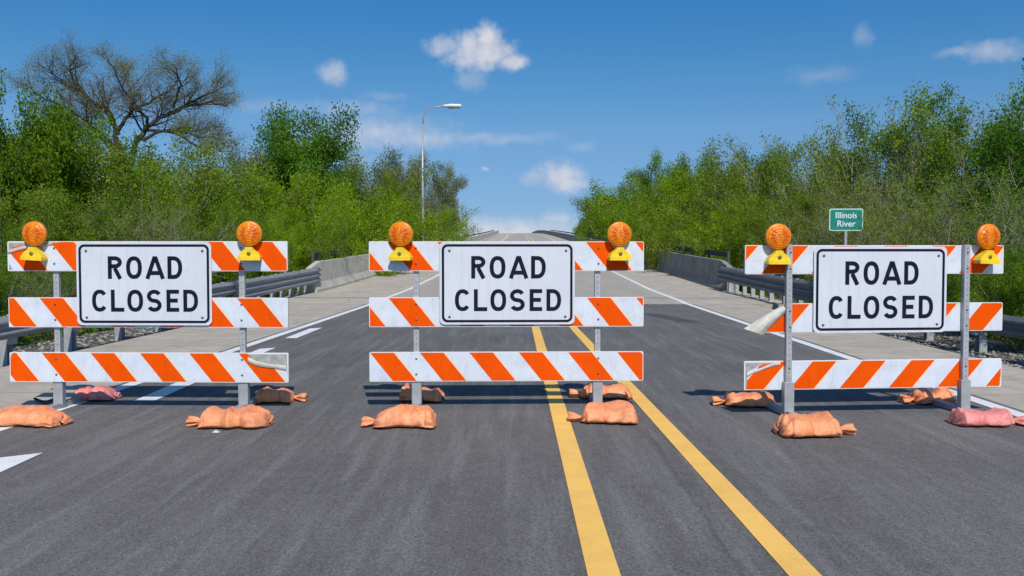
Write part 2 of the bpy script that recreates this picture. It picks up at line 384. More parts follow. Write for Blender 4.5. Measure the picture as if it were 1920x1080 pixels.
class MB:
    def __init__(s): s.V = []; s.F = []; s.I = []
    def add(s, V, Fc, mi=0):
        k = len(s.V); s.V += [Vector(v) for v in V]; s.F += [[i + k for i in f] for f in Fc]; s.I += [mi] * len(Fc)
    def box(s, x0, x1, y0, y1, z0, z1, mi=0, bev=0.):
        if bev <= 0:
            V = [(x, y, z) for x in (x0, x1) for y in (y0, y1) for z in (z0, z1)]
            s.add(V, [(0, 1, 3, 2), (4, 6, 7, 5), (0, 4, 5, 1), (2, 3, 7, 6), (0, 2, 6, 4), (1, 5, 7, 3)], mi)
        else:
            bm = bmesh.new(); bmesh.ops.create_cube(bm, size=1)
            for v in bm.verts: v.co = Vector(((x0 + x1) / 2 + v.co.x * (x1 - x0), (y0 + y1) / 2 + v.co.y * (y1 - y0), (z0 + z1) / 2 + v.co.z * (z1 - z0)))
            bmesh.ops.bevel(bm, geom=bm.edges[:], offset=bev, segments=2, profile=.5, affect='EDGES')
            bm.verts.index_update()
            s.add([v.co.copy() for v in bm.verts], [[v.index for v in f.verts] for f in bm.faces], mi); bm.free()
    def tube(s, P, rad, n=8, mi=0, cap=True):
        P = [Vector(p) for p in P]; rad = rad if isinstance(rad, (list, tuple)) else [rad] * len(P)
        V = []; Fc = []
        for i, p in enumerate(P):
            t = (P[min(i + 1, len(P) - 1)] - P[max(i - 1, 0)]).normalized()
            a = t.orthogonal().normalized() if abs(t.z) > .99 else t.cross(Vector((0, 0, 1))).normalized()
            if i and a.dot(pa) < 0: a = -a
            pa = a
            b = t.cross(a)
            for k in range(n):
                q = 2 * math.pi * k / n; V.append(p + (a * math.cos(q) + b * math.sin(q)) * rad[i])
        for i in range(len(P) - 1):
            for k in range(n):
                Fc.append((i * n + k, i * n + (k + 1) % n, (i + 1) * n + (k + 1) % n, (i + 1) * n + k))
        if cap: Fc += [tuple(range(n))[::-1], tuple(range((len(P) - 1) * n, len(P) * n))]
        s.add(V, Fc, mi)
    def lathe(s, prof, n=24, mi=0, M=None):      # prof: (r, h) about local z
        V = []; Fc = []
        for r, h in prof:
            for k in range(n): V.append(Vector((r * math.cos(2 * math.pi * k / n), r * math.sin(2 * math.pi * k / n), h)))
        for i in range(len(prof) - 1):
            for k in range(n): Fc.append((i * n + k, i * n + (k + 1) % n, (i + 1) * n + (k + 1) % n, (i + 1) * n + k))
        Fc += [tuple(range(n))[::-1], tuple(range((len(prof) - 1) * n, len(prof) * n))]
        if M: V = [M @ v for v in V]
        s.add(V, Fc, mi)
    def prism(s, poly, y0, y1, mi=0, mside=None):   # outline in xz, extruded along y; y0 is the front
        n = len(poly); V = [(x, y0, z) for x, z in poly] + [(x, y1, z) for x, z in poly]
        s.add(V, [tuple(range(n)), tuple(range(2 * n - 1, n - 1, -1))], mi)
        s.add(V, [(i, i + n, (i + 1) % n + n, (i + 1) % n) for i in range(n)], mi if mside is None else mside)
    def build(s, name, mats, parent=None, smooth=False, **k):
        return mesh(name, s.V, s.F, mats, parent, smooth, s.I, **k)
def rrect(x0, x1, z0, z1, r, n=6):
    P = []
    for cx, cz, a0 in ((x1 - r, z0 + r, -90), (x1 - r, z1 - r, 0), (x0 + r, z1 - r, 90), (x0 + r, z0 + r, 180)):
        for k in range(n + 1):
            a = R(a0 + 90 * k / n); P.append((cx + r * math.cos(a), cz + r * math.sin(a)))
    return P

# ------------------------------------------------------------------ ground, road, bridge deck
PY = [-50, 24, 34, 41, 55, 87, 115, 158, 221, 300, 350, 385, 430, 520]
PZ = [0, 0, .07, .22, .52, 1.28, 2.0, 3.15, 4.85, 6.95, 8.0, 8.3, 8.0, 6.2]
def zr(Y):
    h = 3 if Y < 60 else 10
    return float(np.mean(np.interp([Y + h * (k / 6 - .5) for k in range(7)], PY, PZ))) if Y > 26.5 else 0.
def xs(Y): return -((max(0, Y - 110) / 260) ** 2) * 4.5
def sstep(t): t = min(1, max(0, t)); return t * t * (3 - 2 * t)
def ground_z(X, Y):
    a = abs(X - xs(Y))
    side = -.16 - .12 * sstep((a - 7) / 1.5) - 2.6 * sstep((a - 8.5) / 9)
    core = -.06 * (1 - sstep((a - 5.8) / .6)) + sstep((a - 5.8) / .6) * side
    riv = sstep((Y - 35) / 14)
    v = core if Y < 35 else core * (1 - riv) + riv * (-3.4)
    return v - .25 * 0
gx = [-6000, -2000, -600, -200, -100, -60, -40, -30, -24, -20, -18, -16, -14, -12.5, -11, -10, -9, -8.4, -7.8, -7.2, -6.6, -6.3, -6.0, -5.7, -5]
gx = gx + [-2, 0, 2] + [-q for q in gx[::-1]]
gy = [-2000, -400, -100, -30, -10, 0, 5, 8, 11, 14, 17, 20, 23, 26, 29, 32, 35, 37, 39, 41, 43, 45, 47, 50, 60, 80, 110, 150, 200, 280, 400, 600, 1200, 3000, 7000]
V = [(X, Y, ground_z(X, Y)) for Y in gy for X in gx]; nx = len(gx)
Fg = [(j * nx + i, j * nx + i + 1, (j + 1) * nx + i + 1, (j + 1) * nx + i) for j in range(len(gy) - 1) for i in range(nx - 1)]
tag(mesh('ground', V, Fg, M_SOIL, smooth=True), kind='structure')

def strip(name, xa, xb, ys, z, m, side=0.):
    """sheet following the road; xa, xb numbers or functions of y"""
    fa = xa if callable(xa) else (lambda y: xa); fb = xb if callable(xb) else (lambda y: xb)
    V = []; Fc = []; 
    for Y in ys:
        s = xs(Y); V += [(fa(Y) + s, Y, zr(Y) + z), (fb(Y) + s, Y, zr(Y) + z)]
        if side: V += [(fa(Y) + s, Y, zr(Y) + z - side), (fb(Y) + s, Y, zr(Y) + z - side)]
    k = 4 if side else 2
    for i in range(len(ys) - 1):
        a = i * k; b = a + k
        Fc.append((a, a + 1, b + 1, b))
        if side: Fc += [(a, b, b + 2, a + 2), (a + 1, a + 3, b + 3, b + 1), (a + 2, b + 2, b + 3, a + 3)]
    if side: Fc += [(0, 2, 3, 1), (len(V) - 4, len(V) - 3, len(V) - 1, len(V) - 2)]
    return tag(mesh(name, V, Fc, m), kind='structure')
near = [-60, -20, -5, 0, 5, 10, 15, 20, 25.9]
far = [25.9, 26.5] + [27 + .75 * k for k in range(44)] + [60 + 5 * k for k in range(93)]
strip('shoulder', -6.5, 6.0, near, 0., M_CONC, .14)
strip('bridge_deck', -7.5, 7.15, far, 0.0, M_DECK, .55)
strip('road', -4.40, 4.42, near, .004, M_ASPH)
def yl(X0, X1, w_):
    f = lambda Y: X0 + (X1 - X0) * min(1, (Y - 4.3) / 14.2)
    return (lambda Y: f(Y) - w_ / 2), (lambda Y: f(Y) + w_ / 2)
ynear = [-10, 0, 4.3, 8, 12, 18.5, 25.9]
yA, yB = G(1129.5, 1070), G(1003, 612); yC, yD = G(1498, 1070), G(1072, 612)
for (p, q) in ((yA, yB), (yC, yD)):
    a, b = yl(p.x, q.x, .145)
    strip('yellow_line', a, b, ynear, .008, M_YEL)
    strip('yellow_line', q.x - .07, q.x + .07, far[:90], .006, M_YEL)
strip('white_edge_line', -4.33, -4.18, near, .008, M_WHT); strip('white_edge_line', -4.33, -4.18, far, .006, M_WHT)
strip('white_edge_line', 4.20, 4.35, near, .008, M_WHT); strip('white_edge_line', 4.20, 4.35, far, .006, M_WHT)
for (a, b, xa, xb, wd) in ((4.6, 6.62, -3.44, -3.54, .22), (9.0, 10.4, -3.66, -3.72, .2), (12.8, 14.0, -3.80, -3.83, .19), (15.6, 17.7, -3.9, -3.94, .19)):
    V = [(xa - wd / 2, a, .009), (xa + wd / 2, a, .009), (xb + wd / 2, b + .05, .009), (xb - wd / 2, b - .12, .009)]
    tag(mesh('white_lane_dash', V, [(0, 1, 2, 3)], M_WHT), kind='structure')
# gravel verges
for sgn, x0 in ((-1, 6.5), (1, 6.0)):
    V = []; Fc = []; ys = [k * .5 - 4 for k in range(78)]; xsn = [x0 + .012, x0 + .3, x0 + .6, x0 + .9, x0 + 1.2, x0 + 1.6, x0 + 2.2, x0 + 2.9]
    for Y in ys:
        for X in xsn:
            h = .02 * mnoise.noise(Vector((X * 3, Y * 3, 2))) + .018
            V.append((sgn * X, Y, max(ground_z(sgn * X, Y), ground_z(sgn * (x0 + .35), Y)) * (1 if X > x0 + .2 else .9) + h))
    n = len(xsn)
    for j in range(len(ys) - 1):
        for i in range(n - 1):
            f = (j * n + i, j * n + i + 1, (j + 1) * n + i + 1, (j + 1) * n + i); Fc.append(f if sgn > 0 else f[::-1])
    tag(mesh('gravel_verge', V, Fc, M_GRAV, smooth=True), kind='structure')
    # loose stones of the verge
    rs = random.Random(7 + sgn); mb = MB()
    for k in range(2600):
        Y = 9 + 22 * rs.random() ** 1.3; X = x0 + .03 + 1.9 * rs.random(); r = .012 + .028 * rs.random() ** 2
        zb = max(ground_z(sgn * X, Y), ground_z(sgn * (x0 + .35), Y)) + .02 * mnoise.noise(Vector((X * 3, Y * 3, 2))) + .018
        c = Vector((sgn * X, Y, zb + r * .3)); P = []
        for d in ((1, 0, 0), (0, 1, 0), (-1, 0, 0), (0, -1, 0), (0, 0, .8), (0, 0, -.6)):
            P.append(c + Vector([q * r * rs.uniform(.7, 1.3) for q in d]) + Vector((rs.uniform(-.3, .3) * r, rs.uniform(-.3, .3) * r, 0)))
        mb.add(P, [(0, 1, 4), (1, 2, 4), (2, 3, 4), (3, 0, 4), (1, 0, 5), (2, 1, 5), (3, 2, 5), (0, 3, 5)])
    tag(mb.build('gravel_stones', plain('stone_grey', (.30, .28, .25), .9, 0, .5, 25)), kind='stuff')

# ------------------------------------------------------------------ bridge parapets with the dark rail behind
def sweep(prof, ys, xf, sgn, zf=zr, hs=None):
    """profile (out, up) swept along the road; out grows away from the road"""
    V = []; Fc = []; n = len(prof)
    for j, Y in enumerate(ys):
        for (o_, u_) in prof:
            k = hs(Y) if hs else 1.
            V.append((sgn * (xf(Y) + o_) + xs(Y), Y, zf(Y) + (u_ * k if u_ > .35 else u_)))
    for j in range(len(ys) - 1):
        for i in range(n):
            a, b = j * n + i, j * n + (i + 1) % n; f = (a, b, b + n, a + n); Fc.append(f if sgn < 0 else f[::-1])
    Fc += [tuple(range(n)), tuple(range((len(ys) - 1) * n, len(ys) * n))[::-1]]
    return V, Fc
PP = [(0, -.05), (0, .08), (.12, .32), (.19, 1.02), (.37, 1.02), (.45, .3), (.45, -.05)]
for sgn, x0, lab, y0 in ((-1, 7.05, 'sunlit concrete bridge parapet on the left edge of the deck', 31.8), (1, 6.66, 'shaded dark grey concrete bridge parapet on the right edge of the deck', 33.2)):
    root = tag(empty('bridge_parapet', (sgn * x0, y0, zr(y0))), lab, 'parapet')
    rx = Vector(root.location)
    joints = [y0, y0 + 6.6, y0 + 19, y0 + 31, y0 + 55, y0 + 85, y0 + 130, y0 + 200, 330, 470]
    for a, b in zip(joints[:-1], joints[1:]):
        ys = [a + .03 + (b - a - .06) * k / max(2, int((b - a) / 2)) for k in range(max(2, int((b - a) / 2)) + 1)]
        if a == y0: ys = [a + .03, a + .5, a + 1.4] + ys[1:]; ys.sort()
        hs = (lambda Y: .80 + .2 * min(1, (Y - y0) / 1.4))
        V, Fc = sweep(PP, ys, lambda Y: x0, sgn, hs=hs)
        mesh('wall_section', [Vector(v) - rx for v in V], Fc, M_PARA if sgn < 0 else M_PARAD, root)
    # dark steel rail beyond the parapet
    rr = tag(empty('steel_rail', (sgn * (x0 + 1.0), y0, zr(y0))), 'dark steel rail running behind the %s concrete parapet' % ('left' if sgn < 0 else 'right'), 'rail')
    ys = [y0 + 4 + 4 * k for k in range(60)]
    for u0, u1 in ((1.06, 1.26), (.74, .90)):
        V, Fc = sweep([(1.0, u0), (1.0, u1), (1.06, u1), (1.06, u0)], ys, lambda Y: x0, sgn)
        mesh('rail_bar', [Vector(v) - Vector(rr.location) for v in V], Fc, M_DARKRAIL, rr)
    for Y in ys[::1][:22]:
        mb = MB(); X = sgn * (x0 + 1.03) + xs(Y); mb.box(X - .05, X + .05, Y - .05, Y + .05, zr(Y) - 1.6, zr(Y) + 1.30)
        mb.V = [v - Vector(rr.location) for v in mb.V]
        mb.build('post', M_DARKRAIL, rr)

# ------------------------------------------------------------------ guardrails
def wprof(nw, h, depth=.078):
    P = []; n = nw * 8
    for k in range(n + 1):
        t = k / n; P.append((-depth * .5 * (1 - math.cos(2 * math.pi * nw * t)), h * (.5 - t)))
    return P
def guardrail(sgn, path, lab, y_th, posts):
    pts = np.array(path)    # Y, |X|, ztop
    root = tag(empty('guardrail', (sgn * pts[0, 1], pts[0, 0], 0)), lab, 'guardrail'); ro = Vector(root.location)
    X = lambda Y: float(np.interp(Y, pts[:, 0], pts[:, 1])); ZT = lambda Y: float(np.interp(Y, pts[:, 0], pts[:, 2]))
    for (a, b, nw, h) in ((pts[0, 0], y_th, 2, .312), (y_th - .15, pts[-1, 0], 3, .506)):
        ys = np.linspace(a, b, max(2, int((b - a) / .6))); pr = wprof(nw, h); V = []; Fc = []; n = len(pr)
        off = -.004 if nw == 3 else 0
        for Y in ys:
            for o_, u_ in pr: V.append(Vector((sgn * (X(Y) + o_ + off), Y, ZT(Y) - h / 2 + u_ + .003 * math.sin(Y * 3))) - ro)
        m_ = len(V)
        for v in V[:m_]: V.append(v + Vector((sgn * .006, 0, 0)))
        for j in range(len(ys) - 1):
            for i in range(n - 1):
                f = (j * n + i, j * n + i + 1, (j + 1) * n + i + 1, (j + 1) * n + i); Fc.append(f); Fc.append(tuple(q + m_ for q in f[::-1]))
            for i in (0, n - 1): Fc.append((j * n + i, (j + 1) * n + i, (j + 1) * n + i + m_, j * n + i + m_))
        for j in (0, len(ys) - 1):
            for i in range(n - 1): Fc.append((j * n + i, j * n + i + 1, j * n + i + 1 + m_, j * n + i + m_))
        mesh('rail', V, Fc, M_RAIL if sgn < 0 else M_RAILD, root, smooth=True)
    for Y in posts:
        x_ = sgn * (X(Y) + .14); h = ZT(Y)
        mb = MB(); mb.box(x_ - .06, x_ + .06, Y - .075, Y - .065, -.9, h - .02); mb.box(x_ - .06, x_ + .06, Y + .065, Y + .075, -.9, h - .02); mb.box(x_ - .005, x_ + .005, Y - .065, Y + .065, -.9, h - .02)
        mb.V = [v - ro for v in mb.V]; po = mb.build('post', M_GPOST, root)
        mb = MB(); xa, xb = sorted((sgn * (X(Y) + .006), sgn * (X(Y) + .078))); mb.box(xa, xb, Y - .07, Y + .07, h - .40, h + .01); mb.V = [v - ro for v in mb.V]
        mb.build('block', M_GPOST, po)
    return X, ZT
GL = [(-2, 6.95, .50), (12.5, 6.98, .56), (20, 7.1, .66), (27, 7.22, .76), (32.4, 7.12, .88)]
GR = [(-2, 6.95, .44), (13.9, 6.95, .50), (20, 6.85, .62), (27, 6.75, .78), (34.0, 6.70, .92)]
pl = [3.4 + 1.9 * k for k in range(10)] + [22.7, 24.4, 26, 27.3, 28.3, 29.3, 30.3, 31.2]
guardrail(-1, GL, 'sunlit galvanised guardrail along the left gravel verge, ending at the parapet', 23.2, [14.8 + 1.9 * k for k in range(-6, 5)] + [24.3, 26, 27.4, 28.4, 29.4, 30.4, 31.3])
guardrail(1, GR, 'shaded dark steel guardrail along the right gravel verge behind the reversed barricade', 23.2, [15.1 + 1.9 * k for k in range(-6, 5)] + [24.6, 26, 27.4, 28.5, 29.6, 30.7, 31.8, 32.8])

# ------------------------------------------------------------------ stroke lettering
def arc(cx, cy, rx, ry, a0, a1, n=20, p=2.0):
    P = []
    for k in range(n + 1):
        a = R(a0 + (a1 - a0) * k / n); c, s = math.cos(a), math.sin(a)
        P.append((cx + rx * math.copysign(abs(c) ** (2 / p), c), cy + ry * math.copysign(abs(s) ** (2 / p), s)))
    return P
SW = .178; H2 = SW / 2
def glyph(ch, w_):
    l, r, b, t = H2, w_ - H2, H2, 1 - H2; c = w_ / 2; m = .5
    if ch == 'O': return [(arc(c, .5, c - H2, .5 - H2, 0, 360, 48, 2.35)[:-1], True)]
    if ch == 'C': return [(arc(c, .5, c - H2, .5 - H2, 38, 322, 44, 2.35), False)]
    if ch == 'L': return [([(l, 1), (l, b), (w_, b)], False)]
    if ch == 'E': return [([(w_, t), (l, t), (l, b), (w_, b)], False), ([(l, m + .01), (w_ - .06, m + .01)], False)]
    if ch == 'A': return [([(H2 * .9, 0), (c - .035, t), (c + .035, t), (w_ - H2 * .9, 0)], False), ([(.2 * w_, .26), (.8 * w_, .26)], False)]
    if ch == 'D': return [([(l, b), (l, t), (c * .8, t)] + arc(c * .8, .5, r - c * .8, .5 - H2, 90, -90, 24, 2.3)[1:] + [(c * .8, b)], True)]
    if ch == 'R': return [([(l, 0), (l, t), (c, t)] + arc(c, .5 + .235, r - c, t - .735, 90, -90, 16)[1:] + [(l, .735 - (t - .735))], False), ([(c * .98, .47), (w_ - H2 * .9, 0)], False)]
    if ch == 'S':
        h = (t - .5) / 2
        return [(arc(c, t - h, r - c, h, 25, 90, 8) + arc(c, t - h, c - l, h, 90, 270, 16)[1:] + arc(c, b + h, r - c, h, 90, -90, 16)[1:] + arc(c, b + h, c - l, h, -90, -155, 8)[1:], False)]
def ribbon(P, closed, hw):
    n = len(P); A = []; B = []
    P = [Vector((p[0], p[1])) for p in P]
    for i in range(n):
        d0 = (P[i] - P[i - 1]) if (i or closed) else (P[1] - P[0])
        d1 = (P[(i + 1) % n] - P[i]) if (i < n - 1 or closed) else (P[i] - P[i - 1])
        if d0.length < 1e-6: d0 = d1
        if d1.length < 1e-6: d1 = d0
        d0 = d0.normalized(); d1 = d1.normalized()
        n0 = Vector((-d0.y, d0.x)); n1 = Vector((-d1.y, d1.x)); mm = n0 + n1
        if mm.length < 1e-4: mm = n0
        mm.normalize(); k = hw / max(.35, mm.dot(n0))
        A.append(P[i] + mm * k); B.append(P[i] - mm * k)
    return A, B
def lettering(mb, text_spec, y):
    """text_spec: list of (char, x0, x1, z0, z1)"""
    lay = 0
    for ch, x0, x1, z0, z1 in text_spec:
        h = z1 - z0
        for P, closed in glyph(ch, (x1 - x0) / h):
            A, B = ribbon(P, closed, H2); n = len(A); yy = y - .0003 * (lay % 3); lay += 1
            V = [(x0 + a.x * h, yy, z0 + a.y * h) for a in A] + [(x0 + b_.x * h, yy, z0 + b_.y * h) for b_ in B]
            rng = range(n) if closed else range(n - 1)
            mb.add(V, [(i, (i + 1) % n, (i + 1) % n + n, i + n) for i in rng])

def frame_ring(mb, o, i, y):
    n = len(o); V = [(a, y, b) for a, b in o] + [(a, y, b) for a, b in i]
    mb.add(V, [(k, (k + 1) % n, (k + 1) % n + n, k + n) for k in range(n)])

# ------------------------------------------------------------------ barricades
PER = .448
def outline_uv(poly, x0, ztop, h, phi, slant):
    return [((x - x0 - phi - slant * (ztop - z) / h * .215) / PER, z) for x, z in poly]
def panel(root, x0, x1, z0, z1, phi, slant, cut=None, th=.024, yf=0., patch=None):
    """hollow white board with striped sheeting on its front"""
    mb = MB(); out = cut if cut else rrect(x0, x1, z0, z1, .012, 3)
    n = len(out)
    mb.prism(out, yf, yf + th, 0)
    cx = sum(p[0] for p in out) / n; cz = (z0 + z1) / 2
    ins = .006
    if cut: inn = [(cx + (x - cx) * .996, cz + (z - cz) * .955) for x, z in out]
    else: inn = rrect(x0 + ins, x1 - ins, z0 + ins, z1 - ins, .008, 3)
    if patch: inn = patch
    if patch: mb.add([(x0 + .01, yf - .0006, z0 + .01), (x1 - .01, yf - .0006, z0 + .01), (x1 - .01, yf - .0006, z1 - .012), (x0 + .01, yf - .0006, z1 - .012)], [(0, 1, 2, 3)], 2)
    k0 = len(mb.V)
    mb.add([(x, yf - .0015, z) for x, z in inn], [tuple(range(len(inn)))], 1)
    uv = [(.75, .5)] * k0 + outline_uv(inn, x0, z1, z1 - z0, phi, slant)
    return mb.build('board', [M_PLASTIC, M_STRIPE, M_GLUE], root, uvs=uv)

def warning_light(root, x, zt, yf, tilt=0., turn=0.):
    """amber flasher on a yellow battery case, bolted to the top board"""
    o = empty('warning_light', (x, yf - .052, zt)); o.parent = root; o.rotation_euler = (0, tilt, turn)
    mb = MB()
    # battery case: rounded hump over a wide lip
    hump = [(-.104, -.158), (.104, -.158), (.105, -.125), (.096, -.104), (.080, -.088), (.060, -.074), (.042, -.060), (.030, -.040), (-.030, -.040), (-.042, -.060), (-.060, -.074), (-.080, -.088), (-.096, -.104), (-.105, -.125)]
    hump = [(a * .93, b) for a, b in hump]
    mb.prism([(a * .98, b) for a, b in hump], -.042, .040, 0)
    mb.prism([(-.098, -.158), (.098, -.158), (.099, -.122), (-.099, -.122)], -.050, .042, 0)
    bm_o = mb.build('battery_case', M_YCASE, o)
    bv = bm_o.modifiers.new('b', 'BEVEL'); bv.width = .007; bv.segments = 2; bv.limit_method = 'ANGLE'
    mb = MB(); mb.lathe([(.017, 0), (.017, .006), (.010, .010)], 12, 0, Matrix.Translation((0, -.042, -.098)) @ Matrix.Rotation(R(90), 4, 'X'))
    mb.build('bolt', M_OLIVE, o, smooth=False)
    # lens: two domes on a rim
    Mx = Matrix.Translation((0, 0, .078)) @ Matrix.Rotation(R(90), 4, 'X')
    mb = MB(); mb.lathe([(.094, -.022), (.110, -.019), (.113, 0), (.110, .019), (.094, .022)], 36, 0, Mx); mb.build('lens_rim', M_AMBERRIM, o, smooth=True)
    mb = MB(); pr = [(.099 * math.cos(a), .016 + .026 * math.sin(a)) for a in [R(90 * k / 9) for k in range(10)]]
    mb.lathe(pr[:-1] + [(.002, .042)], 36, 0, Matrix.Identity(4) @ Matrix.Rotation(R(90), 4, 'X'))
    mb.lathe([(a, -h) for a, h in pr[:-1]][::-1] + [(.099, 0)], 36, 0, Matrix.Rotation(R(90), 4, 'X'))
    ln = mb.build('lens', M_AMBER, o, smooth=True); ln.location = (0, 0, .078)
    return o

def road_sign(root, xc, zc, wd, ht, yf):
    sg = MB(); x0, x1, z0, z1 = xc - wd / 2, xc + wd / 2, zc - ht / 2, zc + ht / 2
    sg.prism(rrect(x0, x1, z0, z1, .045, 8), yf - .003, yf, 0)
    s = sg.build('sign_board', M_SIGN, root)
    mb = MB(); frame_ring(mb, rrect(x0 + .020, x1 - .020, z0 + .020, z1 - .020, .052, 10), rrect(x0 + .042, x1 - .042, z0 + .042, z1 - .042, .032, 10), yf - .0045)
    mb.build('border', M_INK, s)
    # letters measured on the photograph's centre sign (sign spans 545..1315 by 163..640)
    U = lambda q: x0 + (q - 547) / (1318 - 547) * wd
    W = lambda q: z1 - (q - 165) / (641 - 165) * ht
    spec = [(c, U(a), U(b), W(375), W(246)) for c, a, b in (('R', 727, 808), ('O', 832, 922), ('A', 942, 1052), ('D', 1068, 1152))]
    spec += [(c, U(a), U(b), W(563), W(437)) for c, a, b in (('C', 634, 722), ('L', 742, 818), ('O', 836, 926), ('S', 948, 1032), ('E', 1060, 1132), ('D', 1156, 1240))]
    mb = MB(); lettering(mb, spec, yf - .005); mb.build('lettering', M_INK, s)
    for a, b in ((603, 215), (1268, 215), (603, 596), (1264, 596)):
        mb = MB(); mb.lathe([(.011, 0), (.011, .006), (.006, .009)], 8, 0, Matrix.Translation((U(a), yf - .003, W(b))) @ Matrix.Rotation(R(90), 4, 'X')); mb.build('bolt', M_BOLT, s)
    return s

def curl(root, P, name='torn_sheeting'):
    """P: rows of points (a small curled strip of sheeting)"""
    n = len(P[0]); V = [Vector(p) + Vector((mnoise.noise(Vector(p) * 19), .8 * mnoise.noise(Vector(p) * 17 + Vector((3, 1, 2))), mnoise.noise(Vector(p) * 23))) * .009 for row in P for p in row]
    Fc = [(j * n + i, j * n + i + 1, (j + 1) * n + i + 1, (j + 1) * n + i) for j in range(len(P) - 1) for i in range(n - 1)]
    o = mesh(name, V, Fc, M_TORN, root, smooth=False); so_ = o.modifiers.new('s', 'SOLIDIFY'); so_.thickness = .003
    return o

def barricade(pl_, pr_, zb, tops, ph, phis, slant, posts_x, post_front, lights, sign_x, sign_z, label, sign_w=1.22, sign_h=.745, tears=''):
    A = G(*pl_, zb); B = G(*pr_, zb); mid = (A + B) / 2; d = B - A; L = math.hypot(d.x, d.y)
    root = tag(empty('road_barricade', (mid.x, mid.y, .004), math.atan2(d.y, d.x)), label, 'barricade', 'striped road closed barricades')
    h = L / 2
    for k, (zt, phi) in enumerate(zip(tops, phis)):
        cut = None; patch = None
        if tears == 'rear' and k == 1:
            cut = [(-h + .0, zt - ph * .86), (-h + .10, zt - ph * .97), (-h + .19, zt - ph), (h - .01, zt - ph), (h, zt - ph + .01), (h, zt - .01), (h - .01, zt), (-h + .40, zt), (-h + .30, zt - ph * .16), (-h + .19, zt - ph * .42)]
        if tears == 'left' and k == 2:
            patch = [(-h + .006, zt - ph + .006), (h - .006, zt - ph + .006), (h - .02, zt - ph * .45), (h - .22, zt - ph * .36), (h - .33, zt - ph * .20), (h - .37, zt - .006), (-h + .03, zt - .006), (-h + .008, zt - .05)]
        if tears == 'left' and k == 0:
            patch = [(-h + .05, zt - ph + .006), (h - .006, zt - ph + .006), (h - .006, zt - .006), (-h + .50, zt - .006), (-h + .22, zt - .024), (-h + .05, zt - .05), (-h + .008, zt - .10), (-h + .01, zt - ph * .72)]
        if tears == 'rear' and k == 2:
            patch = [(-h + .02, zt - ph + .006), (h - .02, zt - ph + .006), (h - .006, zt - ph * .6), (h - .008, zt - .02), (h - .03, zt - .006), (-h + .30, zt - .008), (-h + .16, zt - .03), (-h + .03, zt - .09)]
        panel(root, -h, h, zt - ph, zt, phi, slant, cut, patch=patch)
    ptop = tops[0]
    for x_ in posts_x:
        y0 = -.050 if post_front else .026
        mb = MB(); mb.box(-.026, .026, y0, y0 + .046, .30, ptop + (.004 if post_front else -.02), 0, .004)
        lean = random.uniform(-.006, .006)
        p = mb.build('post', M_POST, root, loc=(x_, 0, 0), rot=(0, lean, 0))
        mb = MB(); mb.box(-.044, .044, y0 - .012, y0 + .058, .03, .42 if not post_front else .30, 0, .005); mb.build('sleeve', M_SLEEVE, p)
        yb = y0 + .023
        mb = MB(); mb.box(-.032, .032, yb - .66, yb + .60, 0.002, .052, 0, .004)
        mb.build('foot', M_SLEEVE, root, loc=(x_, 0, 0))
        for zt in tops:
            for dz in (.06, .2):
                mb = MB(); yy = (-.003 if not post_front else y0); mb.lathe([(.009, 0), (.009, .005), (.005, .007)], 8, 0, Matrix.Translation((x_, yy, zt - dz)) @ Matrix.Rotation(R(90), 4, 'X')); mb.build('bolt', M_BOLT, root)
    for (x_, dz, tl, tn) in lights: warning_light(root, x_, ptop + dz, -.004, tl, tn)
    road_sign(root, sign_x, sign_z, sign_w, sign_h, -.016)
    # tears
    if tears == 'rear':
        zt = tops[1]; rows = []
        for j in range(7):
            t = j / 6; bx = Vector((-h + .40 - .40 * t, -.004, zt - ph * .02 - ph * .86 * t ** 1.25)); dv = Vector((.02 + .14 * t, 0, -.03 - .02 * t))
            rows.append([bx + dv * (i / 5) + Vector((0, -.03 * math.sin(i / 5 * math.pi) * (.4 + t) - .004, .0)) for i in range(6)])
        curl(root, rows)
        zt = tops[2]
        rows = [[(-h + .02 + .30 * t, -.005 - .009 * math.sin(s * 3.1), zt - .10 * (1 - t) ** 1.3 - .006 - .028 * s) for s in (0, .33, .66, 1)] for t in (0, .2, .4, .6, .8, 1)]
        curl(root, rows)
    if tears == 'left':
        zt = tops[2]
        rows = [[(h - .36 + .34 * t, -.005 - .010 * math.sin(s * 2.6), zt - ph * (.14 + .28 * t ** .5) - .04 * s) for s in (0, .33, .66, 1)] for t in (0, .2, .4, .6, .8, 1)]
        curl(root, rows)
        zt = tops[0]
        rows = [[(-h + .005 + .42 * t, -.005 - .009 * math.sin(s * 2.6), zt - .075 * (1 - t) ** 1.5 - .004 - .03 * s) for s in (0, .33, .66, 1)] for t in (0, .2, .4, .6, .8, 1)]
        curl(root, rows)
    return root, h

# left, centre, right; local x measured from the board's middle
barricade((19, 719), (541, 721), .235, (1.515, 1.01, .515), .268, (-.06, .28, .29), 1, (-.84, .85), False,
          [(-.99, -.012, R(3), R(-4)), (.945, -.012, 0, R(5))], -.022, 1.135, 'farthest left striped road closed barricade, its lowest board torn at the right end', tears='left')
barricade((693, 719), (1206, 717), .235, (1.515, 1.01, .515), .268, (.16, .17, 0.), 1, (-.82, .83), False,
          [(-.95, -.014, 0, R(-12)), (1.01, -.014, 0, R(8))], .003, 1.137, 'middle striped barricade with a road closed sign, standing across the yellow lines')
barricade((1395, 731), (1877, 724), .235, (1.478, .975, .478), .25, (.35, .367, .17), -1, (-.79, .81), True,
          [(-.905, -.006, 0, 0), (.985, -.004, R(2), R(6))], .035, 1.092, 'barricade at the right turned back to front, its posts standing before its boards', sign_w=1.205, sign_h=.748, tears='rear')

